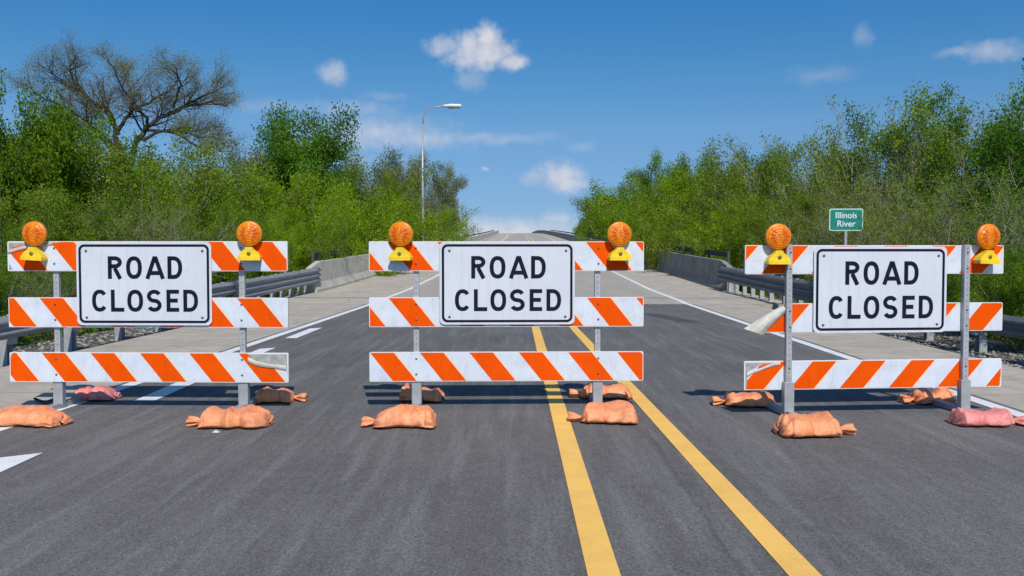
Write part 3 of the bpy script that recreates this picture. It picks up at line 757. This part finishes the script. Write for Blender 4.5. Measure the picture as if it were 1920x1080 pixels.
# ------------------------------------------------------------------ sandbags
def sandbag(xl, xr, yb, hgt, m, seed, tuft, label, depth=.33, rz=0., hump=0., tl=.13, sagc=.0):
    """bag seen from xl to xr (pixels) with its front bottom edge at yb"""
    a = G(xl, yb); b = G(xr, yb); c = (a + b) / 2; L = ((b - a).length - (tl * .6 if tuft else 0)) * .93
    root_loc = Vector((c.x + (tl * .3 if tuft < 0 else -tl * .3 if tuft > 0 else 0), c.y + depth * .46, .006))
    hgt *= .86
    rs = random.Random(seed); off = Vector((rs.random() * 50, rs.random() * 50, rs.random() * 50))
    nu, nv = 56, 84; V = []; Fc = []
    ca = [rs.uniform(-.15, .15) for _ in range(4)]
    for j in range(nv + 1):
        t = -1 + 2 * j / nv
        e = (1 - abs(t) ** 4.5) ** .5 if abs(t) < 1 else 0
        wob = .10 * math.sin(t * 3.1 + off.x) + .05 * math.sin(t * 8 + off.y)
        dip = math.exp(-((t - ca[2]) / .16) ** 2)              # sag where it lies over the steel foot
        for i in range(nu):
            q = 2 * math.pi * i / nu; cy, cz = math.cos(q), math.sin(q)
            yy = math.copysign(abs(cy) ** .75, cy) * depth / 2 * (e ** .4 if e > 0 else 0) * (1 + wob * (1 if cy < 0 else .5)) 
            if cy < 0: yy *= 1 - .22 * math.exp(-((t - ca[0] * 2) / .14) ** 2)
            zz = math.copysign(abs(cz) ** .95, cz)
            prof = 1 - (sagc + .10) * math.exp(-((t - ca[1]) / .2) ** 2) + hump * math.exp(-((t - .15) / .3) ** 2)
            edge = .30 + .70 * e
            z = hgt * (.26 + .74 * zz * prof) * edge if zz > 0 else hgt * .26 * (1 + zz) * edge * .9
            x = t * L / 2 * (1 + .05 * cy * math.sin(off.z) + (.05 if abs(cy) > .8 else 0) * abs(t))
            p = Vector((x, yy, z))
            fold = abs(mnoise.noise(Vector((p.x * 7, p.y * 3, p.z * 3)) + off)); fold2 = abs(mnoise.noise(Vector((p.x * 13 + p.y * 9, p.y * 6, p.z * 8)) + off))
            s = mnoise.noise(p * 5 + off) * .036 + (.05 - fold * .16) * .46 + (.02 - fold2 * .07) * .24
            crease = .016 * math.sin(q * 9 + off.x + t * 4) * max(0, abs(t) - .35) / .65
            p += Vector((cy * .3, cy * .7, max(0, zz))) * (s + crease) * (1. if e > .3 else e / .3)
            if abs(t) > .7: p.y += mnoise.noise(Vector((t * 3, 0, 0)) + off) * .07
            p.z = max(p.z, 0.0); V.append(p)
    for j in range(nv):
        for i in range(nu): Fc.append((j * nu + i, j * nu + (i + 1) % nu, (j + 1) * nu + (i + 1) % nu, (j + 1) * nu + i))
    o = mesh('sandbag', V, Fc, m, None, True, loc=root_loc, rot=(0, 0, rz))
    tag(o, label, 'sandbag', 'orange sandbags weighing down the barricade feet')
    if tuft:
        V = []; Fc = []; n = 28
        prof = [(-.06, .065), (-.02, .040), (.015, .022), (.035, .022), (.06, .038), (.09, .050), (tl, .056), (tl + .004, .040), (tl - .02, .012)]
        for k, (d, r) in enumerate(prof):
            for i in range(n):
                q = 2 * math.pi * i / n; rr = r * (1 + .30 * math.sin(q * 5 + seed) * (d > .03) + .12 * math.sin(q * 9) * (d > .0)) + .006 * rs.random() * (d > .05)
                V.append(Vector(((L / 2 - .01 + d) * tuft, math.cos(q) * rr * 1.15 + .02 * math.sin(d * 20 + seed), max(.001, .035 + math.sin(q) * rr * .62))))
        for k in range(len(prof) - 1):
            for i in range(n): Fc.append((k * n + i, k * n + (i + 1) % n, (k + 1) * n + (i + 1) % n, (k + 1) * n + i))
        mesh('tied_neck', V, Fc, m, o, True)
    return o
O, P_ = M_BAGO, M_BAGP
sandbag(-46, 112, 803, .145, O, 11, 0, 'pale orange sandbag cut by the left picture edge, in front of the farthest left post', hump=.1, rz=R(-7))
sandbag(128, 207, 754, .135, P_, 12, 0, 'pink sandbag behind the left post of the farthest left barricade', depth=.3, rz=R(3))
sandbag(346, 497, 807, .165, O, 13, -1, 'orange sandbag with tied neck before the farthest left barricade\'s right post', hump=.12)
sandbag(474, 562, 758, .135, O, 14, 1, 'orange sandbag peeking out right below the torn board end of the farthest left barricade', depth=.3, rz=R(4))
sandbag(680, 816, 806, .19, O, 15, -1, 'plump orange sandbag with a small tied neck, in front of the middle barricade\'s left post', sagc=.12)
sandbag(746, 830, 756, .15, O, 16, 0, 'orange sandbag in shadow behind the middle barricade\'s left post', depth=.3, sagc=.15)
sandbag(1073, 1200, 798, .17, O, 17, -1, 'crumpled orange sandbag between the two yellow lines, in front of the middle barricade', hump=.15, rz=R(-5))
sandbag(1074, 1188, 750, .14, O, 18, -1, 'crumpled orange sandbag behind the middle barricade\'s right post, touching a yellow line', depth=.3, sagc=.18)
sandbag(1466, 1608, 824, .17, O, 19, 1, 'orange sandbag nearest to the viewer, in front of the reversed barricade\'s left post', depth=.36, rz=R(2), sagc=.05)
sandbag(1348, 1461, 766, .14, O, 20, -1, 'dark crumpled orange sandbag behind the reversed barricade\'s left post', depth=.3, sagc=.12, rz=R(-6))
sandbag(1798, 1932, 803, .14, P_, 21, 1, 'pink sandbag at the right picture edge in front of the reversed barricade', rz=R(-5), depth=.3)
sandbag(1704, 1796, 760, .145, O, 22, -1, 'small orange sandbag behind the reversed barricade\'s right post', depth=.3, rz=R(3))

# small litter
g = G(84, 757); mb = MB(); mb.tube([Vector((.075 * math.cos(a) * 1.2, .06 * math.sin(a), .02 + .02 * math.sin(a * 2 + 1))) for a in [2 * math.pi * k / 24 for k in range(25)]], .011, 8)
tag(mb.build('rubber_loop', M_RUBBER, None, True, loc=(g.x, g.y, .012)), 'small dark rubber loop lying beside the farthest left post', 'debris')
g = G(404, 812); mb = MB(); mb.add([(-.03, 0, 0), (.02, -.015, 0), (.035, .02, 0), (-.01, .03, 0), (0, .01, .02)], [(0, 1, 4), (1, 2, 4), (2, 3, 4), (3, 0, 4)])
tag(mb.build('stone_chip', M_CHIP, None, loc=(g.x, g.y, .005)), 'tiny pale stone chip on the asphalt before an orange sandbag', 'stone')

# ------------------------------------------------------------------ street lamp
Yl = 66.; b0 = D(793, 471, Yl); zb = zr(Yl) + .2
lamp = tag(empty('street_lamp', (b0.x, Yl, zb)), 'tall pale street lamp with a curved arm beyond the left parapet', 'street lamp')
top = D(793, 232, Yl).z - zb
mb = MB(); mb.tube([(0, 0, -1.2), (0, 0, 4), (0, 0, top)], [.115, .09, .05], 14); mb.build('pole', M_LAMP, lamp, True)
aw = D(832, 200, Yl).x - b0.x; az_ = D(832, 200, Yl).z - zb
mb = MB(); mb.tube([(0, 0, top - .15), (.05, 0, top + .4), (.25, 0, top + .85), (.6, 0, az_ - .1), (1.0, 0, az_), (aw, 0, az_ + .03)], [.05, .045, .04, .04, .04, .04], 10); mb.build('arm', M_LAMP, lamp, True)
mb = MB(); l = D(866, 198, Yl).x - b0.x
mb.tube([(aw - .15, 0, az_ + .03), (aw + .1, 0, az_ + .05), (aw + .5, 0, az_ + .06), (l - .1, 0, az_ + .05), (l, 0, az_ + .03)], [.05, .10, .14, .13, .05], 12)
for v in mb.V: v.y *= 1.5
hd = mb.build('lamp_head', M_LAMPHEAD, lamp, True)
mb = MB(); mb.tube([(aw + .3, 0, az_ - .06), (l - .15, 0, az_ - .06)], .08, 10); mb.build('lens', M_GLASS, hd, True)

# ------------------------------------------------------------------ green river sign
Yg = 26.5; c = D(1586.5, 412, Yg); gz = ground_z(c.x, Yg)
gs = tag(empty('river_sign', (c.x, Yg, gz), R(-3)), 'small green sign with pale lettering on a thin post behind the right guardrail', 'sign')
hw_, hh = .455, .305; zc = c.z - gz
mb = MB(); mb.prism(rrect(-hw_, hw_, zc - hh, zc + hh, .06, 6), -.004, 0); sb = mb.build('sign_board', M_PALE, gs)
mb = MB(); mb.prism(rrect(-hw_ + .03, hw_ - .03, zc - hh + .03, zc + hh - .03, .05, 6), -.0075, -.0045); mb.build('green_field', M_GREEN, sb)
def text_mesh(txt, size, loc, m, parent, name='lettering'):
    cu = bpy.data.curves.new('txt', 'FONT'); cu.body = txt; cu.size = size; cu.align_x = 'CENTER'; cu.extrude = .001
    cu.offset = .002
    ob = bpy.data.objects.new('txt', cu); COL.objects.link(ob)
    bpy.context.view_layer.update()
    me = bpy.data.meshes.new_from_object(ob.evaluated_get(bpy.context.evaluated_depsgraph_get()))
    bpy.data.objects.remove(ob); me.materials.clear(); me.materials.append(m)
    o = bpy.data.objects.new(name, me); COL.objects.link(o); o.parent = parent; o.location = loc; o.rotation_euler = (R(90), 0, 0); return o
text_mesh('Illinois', .235, (0, -.010, zc + .045), M_SWHITE, sb); text_mesh('River', .235, (0, -.010, zc - .185), M_SWHITE, sb)
mb = MB(); mb.box(-.035, .035, .001, .05, -.4, zc + hh - .05); mb.build('post', M_LAMP, gs)

# ------------------------------------------------------------------ trees
def rot_about(d, ang, az):
    a = d.orthogonal().normalized(); a = Quaternion_rot(d, az) @ a
    return (d * math.cos(ang) + a * math.sin(ang)).normalized()
def Quaternion_rot(axis, ang): return Matrix.Rotation(ang, 3, axis)

def grow(P, seed):
    """returns branch polylines [(points, radii)] and leaf anchor points [(pos, tone)]"""
    rs = random.Random(seed); BR = []; LV = []
    lv = P['levels']
    def br(p, d, L, r, lev, tone):
        pr = lv[lev]; n = pr['seg']; pts = [p.copy()]; rad = [r]; q = p.copy(); dd = d.copy()
        for k in range(n):
            dd = (dd + Vector((rs.gauss(0, 1), rs.gauss(0, 1), rs.gauss(0, 1))) * pr['wob'] + Vector((0, 0, pr['up']))).normalized()
            q = q + dd * (L / n); pts.append(q.copy()); rad.append(r * (1 - (1 - pr.get('tip', .35)) * (k + 1) / n))
        BR.append((pts, rad, lev))
        last = lev == len(lv) - 1
        if last:
            for _ in range(P['leaves']):
                t = rs.random() ** .7 * n; i = min(n - 1, int(t)); pp = pts[i].lerp(pts[i + 1], t - i)
                s = P['scatter']; LV.append((pp.x + rs.uniform(-1.6, 1.6) * s, pp.y + rs.uniform(-1.6, 1.6) * s, pp.z + rs.uniform(-1.6, 1.3) * s, min(1, max(0, tone + rs.gauss(0, .17)))))
        else:
            m = pr['kids']
            for c_ in range(m):
                t = pr['from'] + (1 - pr['from']) * (c_ + rs.random()) / m; t = min(.999, t) * n; i = int(t)
                pp = pts[i].lerp(pts[i + 1], t - i); d2 = (pts[i + 1] - pts[i]).normalized()
                nd = rot_about(d2, R(rs.uniform(*pr['ang'])), rs.uniform(0, 6.283))
                L2 = L * rs.uniform(*pr['len']) * (1.15 - .5 * (t / n))
                if lev == 0 or lev == 1: tn = min(1, max(0, tone * .35 + .65 * rs.gauss(.5, .38)))
                else: tn = tone
                br(pp, nd, L2, rad[i] * pr['thin'], lev + 1, tn)
    if P.get('limbs'):      # (image px, py) of each limb on the photograph, bowed out of the plane by its own depth
        K = 25.7; gz_ = ground_z(-30, 70)
        def L3(q, dy):
            n_ = len(q); return [Vector(((a_ - 250) / K, dy * (i_ / (n_ - 1)) ** 1.2, 1.43 - (b_ - 471) / K - gz_)) for i_, (a_, b_) in enumerate(q)]
        trunk = [(246, 640), (248, 560), (250, 470), (246, 380), (244, 320)]
        limbs = [([(244, 330), (226, 262), (226, 232), (212, 192), (186, 176), (168, 152), (154, 126), (152, 98), (163, 72)], -1., .24),
            ([(226, 250), (243, 210), (253, 186), (281, 170), (304, 148), (323, 122), (330, 96)], 2.2, .17),
            ([(244, 320), (226, 282), (202, 252), (182, 220), (160, 196), (120, 176), (96, 150)], -2.6, .17),
            ([(240, 300), (212, 266), (178, 232), (146, 220), (110, 222), (80, 210)], 2.4, .14),
            ([(246, 330), (266, 262), (281, 232), (304, 209), (334, 190), (361, 175), (395, 172), (426, 178)], 1.2, .24),
            ([(281, 240), (292, 214), (276, 196), (262, 160), (250, 120), (244, 90)], -2.8, .14),
            ([(275, 262), (314, 243), (353, 255), (391, 278), (416, 292)], -2., .14), ([(281, 240), (326, 236), (365, 247), (405, 250)], 3., .13),
            ([(212, 200), (198, 190), (175, 190), (140, 170), (110, 130)], 3.2, .11), ([(334, 190), (350, 160), (362, 130), (360, 104)], -2.4, .12),
            ([(253, 190), (250, 150), (228, 120), (214, 92)], 3., .11), ([(361, 175), (390, 150), (408, 128)], 2.4, .10), ([(168, 152), (140, 132), (118, 104)], -2., .10)]
        tp = L3(trunk, 0.); BR.append((tp, [.62, .55, .5, .46, .42], 0))
        for q, dy, r0 in limbs:
            off_y = 0.
            pts = L3([(252 + (a_ - 252) * 1.0, 262 + (b_ - 262) * (.80 if b_ < 262 else 1)) for a_, b_ in q], dy); pp = []
            for i_ in range(len(pts) - 1):
                for k_ in range(3): pp.append(pts[i_].lerp(pts[i_ + 1], k_ / 3) + Vector((rs.gauss(0, .05), rs.gauss(0, .08), rs.gauss(0, .05))))
            pp.append(pts[-1]); n = len(pp) - 1; rad = [r0 * (1 - .78 * k_ / n) for k_ in range(n + 1)]; BR.append((pp, rad, 1))
            Lq = sum((pp[k_ + 1] - pp[k_]).length for k_ in range(n)); pr = lv[1]; m_ = int(6 + Lq * 1.35)
            for c_ in range(m_):
                t = pr['from'] + (1 - pr['from']) * (c_ + rs.random()) / m_; t = min(.999, t) * n; i = int(t)
                nd = rot_about((pp[i + 1] - pp[i]).normalized(), R(rs.uniform(*pr['ang'])), rs.uniform(0, 6.283))
                if nd.z < -.25: nd.z *= -.3; nd.normalize()
                br(pp[i].lerp(pp[i + 1], t - i), nd, rs.uniform(1.7, 3.3) * (1.2 - .68 * t / n), max(.028, rad[i] * .42), 2, min(1, max(0, rs.gauss(.5, .25))))
        return BR, LV
    for s in range(P['stems']):
        a = rs.uniform(0, 6.283); ln = R(rs.uniform(*P['lean'])); rr = P['base'] * math.sqrt(rs.random())
        d = Vector((math.sin(ln) * math.cos(a), math.sin(ln) * math.sin(a), math.cos(ln)))
        st = Vector((rr * math.cos(a), rr * math.sin(a), -.3)) if P['stems'] > 1 else Vector((0, 0, -.5))
        br(st, d, P['L'] * rs.uniform(.75, 1.05), P['r'], 0, .5)
    return BR, LV
def branch_mesh(name, BR, m, sides=(7, 5, 4, 3, 3)):
    V = []; Fc = []; MI = []
    for pts, rad, lev in BR:
        n = sides[min(lev, len(sides) - 1)]; base = len(V)
        for i, p in enumerate(pts):
            t = (pts[min(i + 1, len(pts) - 1)] - pts[max(i - 1, 0)]).normalized(); a = Vector((t.y, -t.x, .01)).normalized(); b = t.cross(a)
            for k in range(n):
                q = 6.2832 * k / n; v = p + (a * math.cos(q) + b * math.sin(q)) * rad[i]; V.append((v.x, v.y, v.z))
        MI += [1 if lev >= (3 if m is BK_BARE else 1) else 0] * ((len(pts) - 1) * n)
        for i in range(len(pts) - 1):
            for k in range(n): Fc.append((base + i * n + k, base + i * n + (k + 1) % n, base + (i + 1) * n + (k + 1) % n, base + (i + 1) * n + k))
    me = bpy.data.meshes.new(name); me.from_pydata(V, [], Fc); me.materials.append(m); me.materials.append(BK_TWIG if m is BK_BARE else BK_PALE if m is BK_GREY else m)
    me.polygons.foreach_set('material_index', MI); me.polygons.foreach_set('use_smooth', [True] * len(Fc)); return me
def leaf_mesh(name, LV, size, m, seed, up=.35, aspect=.55):
    A = np.array(LV); n = len(A); rg = np.random.default_rng(seed)
    c = A[:, :3]; nrm = rg.normal(size=(n, 3)); nrm[:, 2] += up; nrm /= np.linalg.norm(nrm, axis=1)[:, None]
    t = rg.normal(size=(n, 3)); t -= nrm * (t * nrm).sum(1)[:, None]; t /= np.linalg.norm(t, axis=1)[:, None]
    b = np.cross(nrm, t); s = size * rg.uniform(.6, 1.35, n)[:, None]
    V = np.empty((n, 4, 3)); fold = nrm * s * .18
    V[:, 0] = c - t * s * .5; V[:, 1] = c + b * s * aspect * .5 + fold; V[:, 2] = c + t * s * .5; V[:, 3] = c - b * s * aspect * .5 + fold
    me = bpy.data.meshes.new(name); me.vertices.add(4 * n); me.vertices.foreach_set('co', V.ravel())
    me.loops.add(4 * n); me.loops.foreach_set('vertex_index', np.arange(4 * n)); me.polygons.add(n)
    me.polygons.foreach_set('loop_start', np.arange(0, 4 * n, 4)); me.polygons.foreach_set('loop_total', np.full(n, 4))
    at = me.attributes.new('tone', 'FLOAT', 'FACE'); at.data.foreach_set('value', A[:, 3].astype(np.float32))
    me.materials.append(m); me.update(); me.validate(); return me

KINDS = {
 # dense spring shrub with upright shoots
 'shrub': dict(stems=15, lean=(4, 36), base=.8, L=5.2, r=.04, leaves=52, scatter=.12, size=.072, bark=BK_GREY,
    levels=[dict(seg=7, wob=.07, up=.03, kids=10, ang=(20, 55), len=(.28, .46), thin=.45, **{'from': .12}), dict(seg=4, wob=.12, up=.10, kids=9, ang=(22, 60), len=(.30, .5), thin=.5, **{'from': .15}), dict(seg=3, wob=.15, up=.12, tip=.3)]),
 # grey twiggy shrub, leaves just out
 'twiggy': dict(stems=15, lean=(3, 38), base=1.0, L=5.4, r=.05, leaves=14, scatter=.08, size=.068, bark=BK_GREY,
    levels=[dict(seg=7, wob=.10, up=.02, kids=11, ang=(20, 60), len=(.30, .5), thin=.55, **{'from': .1}), dict(seg=4, wob=.15, up=.06, kids=10, ang=(22, 65), len=(.35, .55), thin=.6, **{'from': .1}), dict(seg=3, wob=.18, up=.08, tip=.4)]),
 # round leafy tree
 'leafy': dict(stems=1, lean=(0, 3), base=0, L=4.6, r=.20, leaves=75, scatter=.17, size=.078, bark=BK_DARK,
    levels=[dict(seg=7, wob=.05, up=.05, kids=18, ang=(25, 78), len=(.58, .80), thin=.42, tip=.35, **{'from': .25}), dict(seg=5, wob=.13, up=.10, kids=9, ang=(25, 60), len=(.34, .55), thin=.5, **{'from': .2}), dict(seg=4, wob=.16, up=.05, kids=4, ang=(25, 60), len=(.4, .6), thin=.6, **{'from': .25}), dict(seg=2, wob=.2, up=.05, tip=.3)]),
 # airy tree with gaps
 'airy': dict(stems=3, lean=(3, 24), base=.3, L=5.6, r=.11, leaves=34, scatter=.14, size=.075, bark=BK_GREY,
    levels=[dict(seg=7, wob=.08, up=.05, kids=11, ang=(25, 65), len=(.38, .58), thin=.45, tip=.25, **{'from': .2}), dict(seg=5, wob=.15, up=.07, kids=8, ang=(25, 60), len=(.34, .5), thin=.5, **{'from': .2}), dict(seg=3, wob=.18, up=.06, kids=4, ang=(25, 60), len=(.4, .6), thin=.6, **{'from': .2}), dict(seg=2, wob=.2, up=.05, tip=.3)]),
 # great bare spreading tree: limbs given
 'bare': dict(stems=1, lean=(0, 2), base=0, L=5.2, r=.55, leaves=8, scatter=.26, size=.075, bark=BK_BARE, limbs=True,
    levels=[dict(seg=1), dict(seg=9, wob=.1, up=.03, kids=12, ang=(22, 62), len=(.22, .42), thin=.5, tip=.22, **{'from': .22}), dict(seg=6, wob=.14, up=.07, kids=6, ang=(28, 68), len=(.45, .68), thin=.5, **{'from': .15}), dict(seg=4, wob=.16, up=.04, kids=6, ang=(25, 55), len=(.5, .75), thin=.6, **{'from': .12}), dict(seg=3, wob=.2, up=.02, tip=.6)]),
}
PROTO = {}
def proto(kind, seed):
    k = (kind, seed)
    if k not in PROTO:
        P = KINDS[kind]; BR, LV = grow(P, seed)
        bmh = branch_mesh('trunk', BR, P['bark']); lm = leaf_mesh('crown', LV, P['size'], LF['green'], seed)
        zmax = float(np.max(np.array(LV)[:, 2])) * .97; c = np.array(LV)[:, :2]
        tp = np.array(LV); tp = tp[tp[:, 2] > zmax * .86][:, :2].mean(0) * .8
        PROTO[k] = (bmh, lm, zmax, (0., 0.) if kind == 'bare' else (float(tp[0]), float(tp[1])))
    return PROTO[k]
def tree(px, topy, Y, kind, seed, lf, label, name='tree', rz=None, wide=1.0, group=None):
    bmh, lm, zmax, rad = proto(kind, seed)
    X = D(px, 471, Y).x; zb = ground_z(X, Y); s = (D(px, topy, Y).z - zb) / zmax
    o = tag(empty(name, (X, Y, zb), random.uniform(0, 6.28) if rz is None else rz), label, name.replace('_', ' '), group)
    if kind == 'bare': s = 1.0; wide = 1.0; o.rotation_euler = (0, 0, 0)
    o.scale = (s * wide, s * wide, s); a_ = o.rotation_euler.z
    o.location.x -= (rad[0] * math.cos(a_) - rad[1] * math.sin(a_)) * s * wide; o.location.y -= (rad[0] * math.sin(a_) + rad[1] * math.cos(a_)) * s * wide * .5
    for nm, me in (('trunk' if name != 'shrub' else 'stems', bmh), ('crown' if name != 'shrub' else 'foliage', lm)):
        c_ = bpy.data.objects.new(nm, me); COL.objects.link(c_); c_.parent = o
        if me is lm:
            c_.material_slots[0].link = 'OBJECT'; c_.material_slots[0].material = LF[lf]
    return o

TREES = [
 # left side, far to near
 (834, 300, 128, 'airy', 2, 'grey', 'grey green airy tree closest to the bridge crest on the left skyline', 'tree', .62),
 (792, 300, 112, 'airy', 3, 'grey', 'grey green tree directly behind the street lamp pole', 'tree', .6),
 (758, 284, 100, 'airy', 2, 'grey', 'greyish budding tree on the skyline just left of the street lamp', 'tree', .9),
 (712, 278, 92, 'airy', 3, 'grey', 'tallest of the greyish budding trees left of the street lamp', 'tree', .9),
 (672, 302, 70, 'shrub', 1, 'olive', 'olive tree at the right foot of the dark green rounded tree', 'tree', .9),
 (562, 196, 56, 'leafy', 3, 'deep', 'dark green rounded tree rising above the left thicket', 'tree', .78),
 (626, 330, 60, 'leafy', 2, 'deep', 'lower dark green tree leaning on the right of the rounded dark tree', 'tree', .8),
 (500, 275, 60, 'airy', 4, 'deep', 'thin crowned dark tree with sky gaps left of the rounded dark tree', 'tree', .9),
 (455, 238, 54, 'airy', 2, 'grey', 'pale grey sparse tree between the bare tree and the dark green tree', 'tree', .9),
 (245, 78, 70, 'bare', 5, 'bud', 'huge nearly bare tree with dark spreading limbs above the left thicket', 'tree', 1.0),
 (-14, 128, 31, 'leafy', 2, 'green', 'tall green tree cut by the left picture edge', 'tree', .55),
 (76, 168, 33, 'leafy', 1, 'green', 'pointed green tree in front of the bare tree\'s left side', 'tree', .62),
 (130, 200, 36, 'shrub', 2, 'green', 'green tree on the shoulder between the pointed tree and the bare tree', 'tree', .8),
 (185, 262, 33, 'shrub', 1, 'olive', 'olive shrub below the left limbs of the bare tree', 'shrub', 1.),
 (262, 262, 36, 'shrub', 3, 'bright', 'yellow green shrub hiding the trunk of the bare tree', 'shrub', 1.),
 (335, 280, 38, 'twiggy', 1, 'olive', 'brownish twiggy shrub below the right limbs of the bare tree', 'shrub', 1.),
 (400, 300, 40, 'shrub', 2, 'olive', 'olive shrub left of the pale sparse tree', 'shrub', 1.),
 (470, 310, 44, 'shrub', 3, 'bright', 'bright green shrub in front of the pale sparse tree', 'shrub', 1.),
 (545, 320, 44, 'shrub', 1, 'bright', 'bright yellow green shrub below the rounded dark tree', 'shrub', 1.),
 (618, 325, 52, 'shrub', 2, 'bright', 'light green shrub below the right flank of the dark trees', 'shrub', 1.),
 (676, 345, 66, 'shrub', 3, 'bright', 'green shrub above the left end of the middle barricade', 'shrub', 1.),
 (745, 375, 78, 'shrub', 1, 'olive', 'olive green shrub left of the street lamp\'s lower pole', 'shrub', 1.),
 (795, 395, 92, 'shrub', 2, 'green', 'green shrub at the foot of the street lamp', 'shrub', 1.),
 (5, 330, 21, 'shrub', 3, 'olive', 'near olive shrub behind the left light of the farthest left barricade', 'shrub', 1.),
 (105, 350, 23, 'shrub', 1, 'green', 'near green shrub between the left light and sign of the farthest left barricade', 'shrub', 1.),
 (205, 370, 24, 'twiggy', 2, 'olive', 'dark twiggy shrub directly above the farthest left road closed sign', 'shrub', 1.),
 (300, 355, 26, 'twiggy', 1, 'olive', 'grey brown twiggy shrub above the right half of the farthest left sign', 'shrub', 1.),
 (390, 370, 28, 'shrub', 2, 'green', 'green shrub left of the right light on the farthest left barricade', 'shrub', 1.),
 (470, 385, 31, 'shrub', 3, 'bright', 'bright shrub behind the right light of the farthest left barricade', 'shrub', 1.),
 (560, 385, 37, 'shrub', 1, 'bright', 'bright shrub over the bridge end of the left guardrail', 'shrub', 1.),
 (604, 400, 48, 'shrub', 2, 'green', 'green shrub over the near end of the left parapet', 'shrub', .75),
 (-40, 430, 15, 'shrub', 2, 'green', 'green bush low behind the guardrail at the left picture edge', 'shrub', 1.),
 (60, 470, 17.5, 'twiggy', 1, 'green', 'low twiggy bush behind the leftmost post, over the guardrail', 'shrub', 1.),
 (150, 470, 20, 'shrub', 3, 'green', 'low green bush hidden mostly by the farthest left sign', 'shrub', 1.),
 # right side, far to near
 (1118, 398, 150, 'leafy', 1, 'green', 'small green tree closest to the bridge crest on the right skyline', 'tree', .8),
 (1150, 345, 125, 'leafy', 2, 'green', 'rounded green tree starting the right thicket beside the bridge crest', 'tree', .8),
 (1188, 330, 108, 'airy', 4, 'green', 'thin green tree above the right light of the middle barricade', 'tree', .8),
 (1230, 284, 118, 'airy', 2, 'deep', 'dark loose crown poking above the right thicket nearest the bridge', 'tree', .7),
 (1296, 289, 104, 'leafy', 3, 'green', 'flat topped green tree on the right skyline next to the dark loose crown', 'tree', .7),
 (1262, 325, 80, 'shrub', 1, 'bright', 'bright green tree in front of the flat topped tree', 'tree', .9),
 (1345, 300, 72, 'shrub', 2, 'bright', 'light green tree between the flat topped tree and the spiky tree', 'tree', .9),
 (1392, 288, 66, 'shrub', 3, 'olive', 'spiky olive green tree on the right skyline', 'tree', .8),
 (1440, 272, 62, 'airy', 3, 'green', 'thin spired tree above the left light of the reversed barricade', 'tree', .8),
 (1490, 258, 56, 'shrub', 1, 'olive', 'olive tree on the skyline up left of the green sign', 'tree', .8),
 (1545, 226, 50, 'twiggy', 2, 'olive', 'brown tinged twiggy tree on the skyline straight above the green sign', 'tree', .85),
 (1610, 198, 46, 'airy', 4, 'green', 'airy green tree rising right of the green sign', 'tree', .8),
 (1668, 176, 42, 'twiggy', 1, 'olive', 'tall olive twiggy tree above the right sign', 'tree', .8),
 (1735, 172, 40, 'airy', 2, 'green', 'tall green topped tree above the right sign\'s right corner', 'tree', .8),
 (1800, 180, 36, 'twiggy', 2, 'olive', 'tall grey green twiggy tree left of the last light', 'tree', .8),
 (1868, 165, 34, 'airy', 3, 'green', 'sparse tree with bare tips above the last warning light', 'tree', .8),
 (1930, 122, 31, 'airy', 4, 'deep', 'tallest dark sparse tree cut by the right picture edge', 'tree', .8),
 (1215, 372, 84, 'shrub', 2, 'bright', 'bright shrub right of the middle barricade\'s right light', 'shrub', 1.),
 (1290, 372, 64, 'shrub', 3, 'bright', 'bright shrub above the near part of the right parapet', 'shrub', 1.),
 (1365, 375, 50, 'shrub', 1, 'olive', 'olive shrub above the end of the right parapet', 'shrub', 1.),
 (1430, 365, 42, 'shrub', 2, 'bright', 'bright shrub behind the left light of the reversed barricade', 'shrub', 1.),
 (1505, 350, 38, 'shrub', 3, 'olive', 'olive shrub just left of the green sign', 'shrub', 1.),
 (1585, 335, 34, 'twiggy', 1, 'olive', 'twiggy shrub right behind the green sign', 'shrub', 1.),
 (1660, 320, 30, 'twiggy', 2, 'olive', 'grey twiggy shrub right of the green sign above the right sign', 'shrub', 1.),
 (1745, 330, 27, 'twiggy', 1, 'olive', 'grey branching shrub over the right corner of the reversed barricade\'s sign', 'shrub', 1.),
 (1835, 310, 25, 'twiggy', 2, 'olive', 'grey branching shrub behind the last warning light', 'shrub', 1.),
 (1925, 330, 22, 'twiggy', 1, 'green', 'near twiggy shrub at the right picture edge', 'shrub', 1.),
 (1780, 470, 20.5, 'shrub', 1, 'green', 'low green bush between the reversed barricade\'s upper boards and the guardrail', 'shrub', 1.),
 (1880, 455, 17.5, 'shrub', 3, 'green', 'low green bush over the guardrail beneath the last warning light', 'shrub', 1.),
 (1980, 440, 15, 'shrub', 2, 'green', 'green bush low behind the guardrail just past the right picture edge', 'shrub', 1.),
]
for (px, ty, Y, kind, seed, lf, lab, nm, wd) in TREES:
    tree(px, ty, Y, kind, seed, lf, lab, nm, wide=wd, group='trees and shrubs lining the road on the %s' % ('left' if px < 990 else 'right'))

# undergrowth on both banks
for sgn in (-1, 1):
    rg = np.random.default_rng(5 + sgn); L_ = []
    for k in range(70000):
        Y = 8 + 75 * rg.random() ** 1.5; X = sgn * (8.3 + (1.4 + .16 * Y) * rg.random())
        cl = mnoise.noise(Vector((X * .9, Y * .6, 0)))
        hgt = max(.08, .30 + .55 * cl) * (1.2 if Y > 14 else .8)
        L_.append((X, Y, ground_z(X, Y) + hgt * rg.random() ** .8 + .02, min(1, max(0, .5 + .5 * cl + rg.normal() * .15))))
    me = leaf_mesh('undergrowth', L_, .12, LF['green'], 3)
    o = bpy.data.objects.new('undergrowth', me); COL.objects.link(o)
    tag(o, 'low leafy green undergrowth on the %s bank behind the guardrail' % ('left' if sgn < 0 else 'right'), 'undergrowth', None, 'stuff')
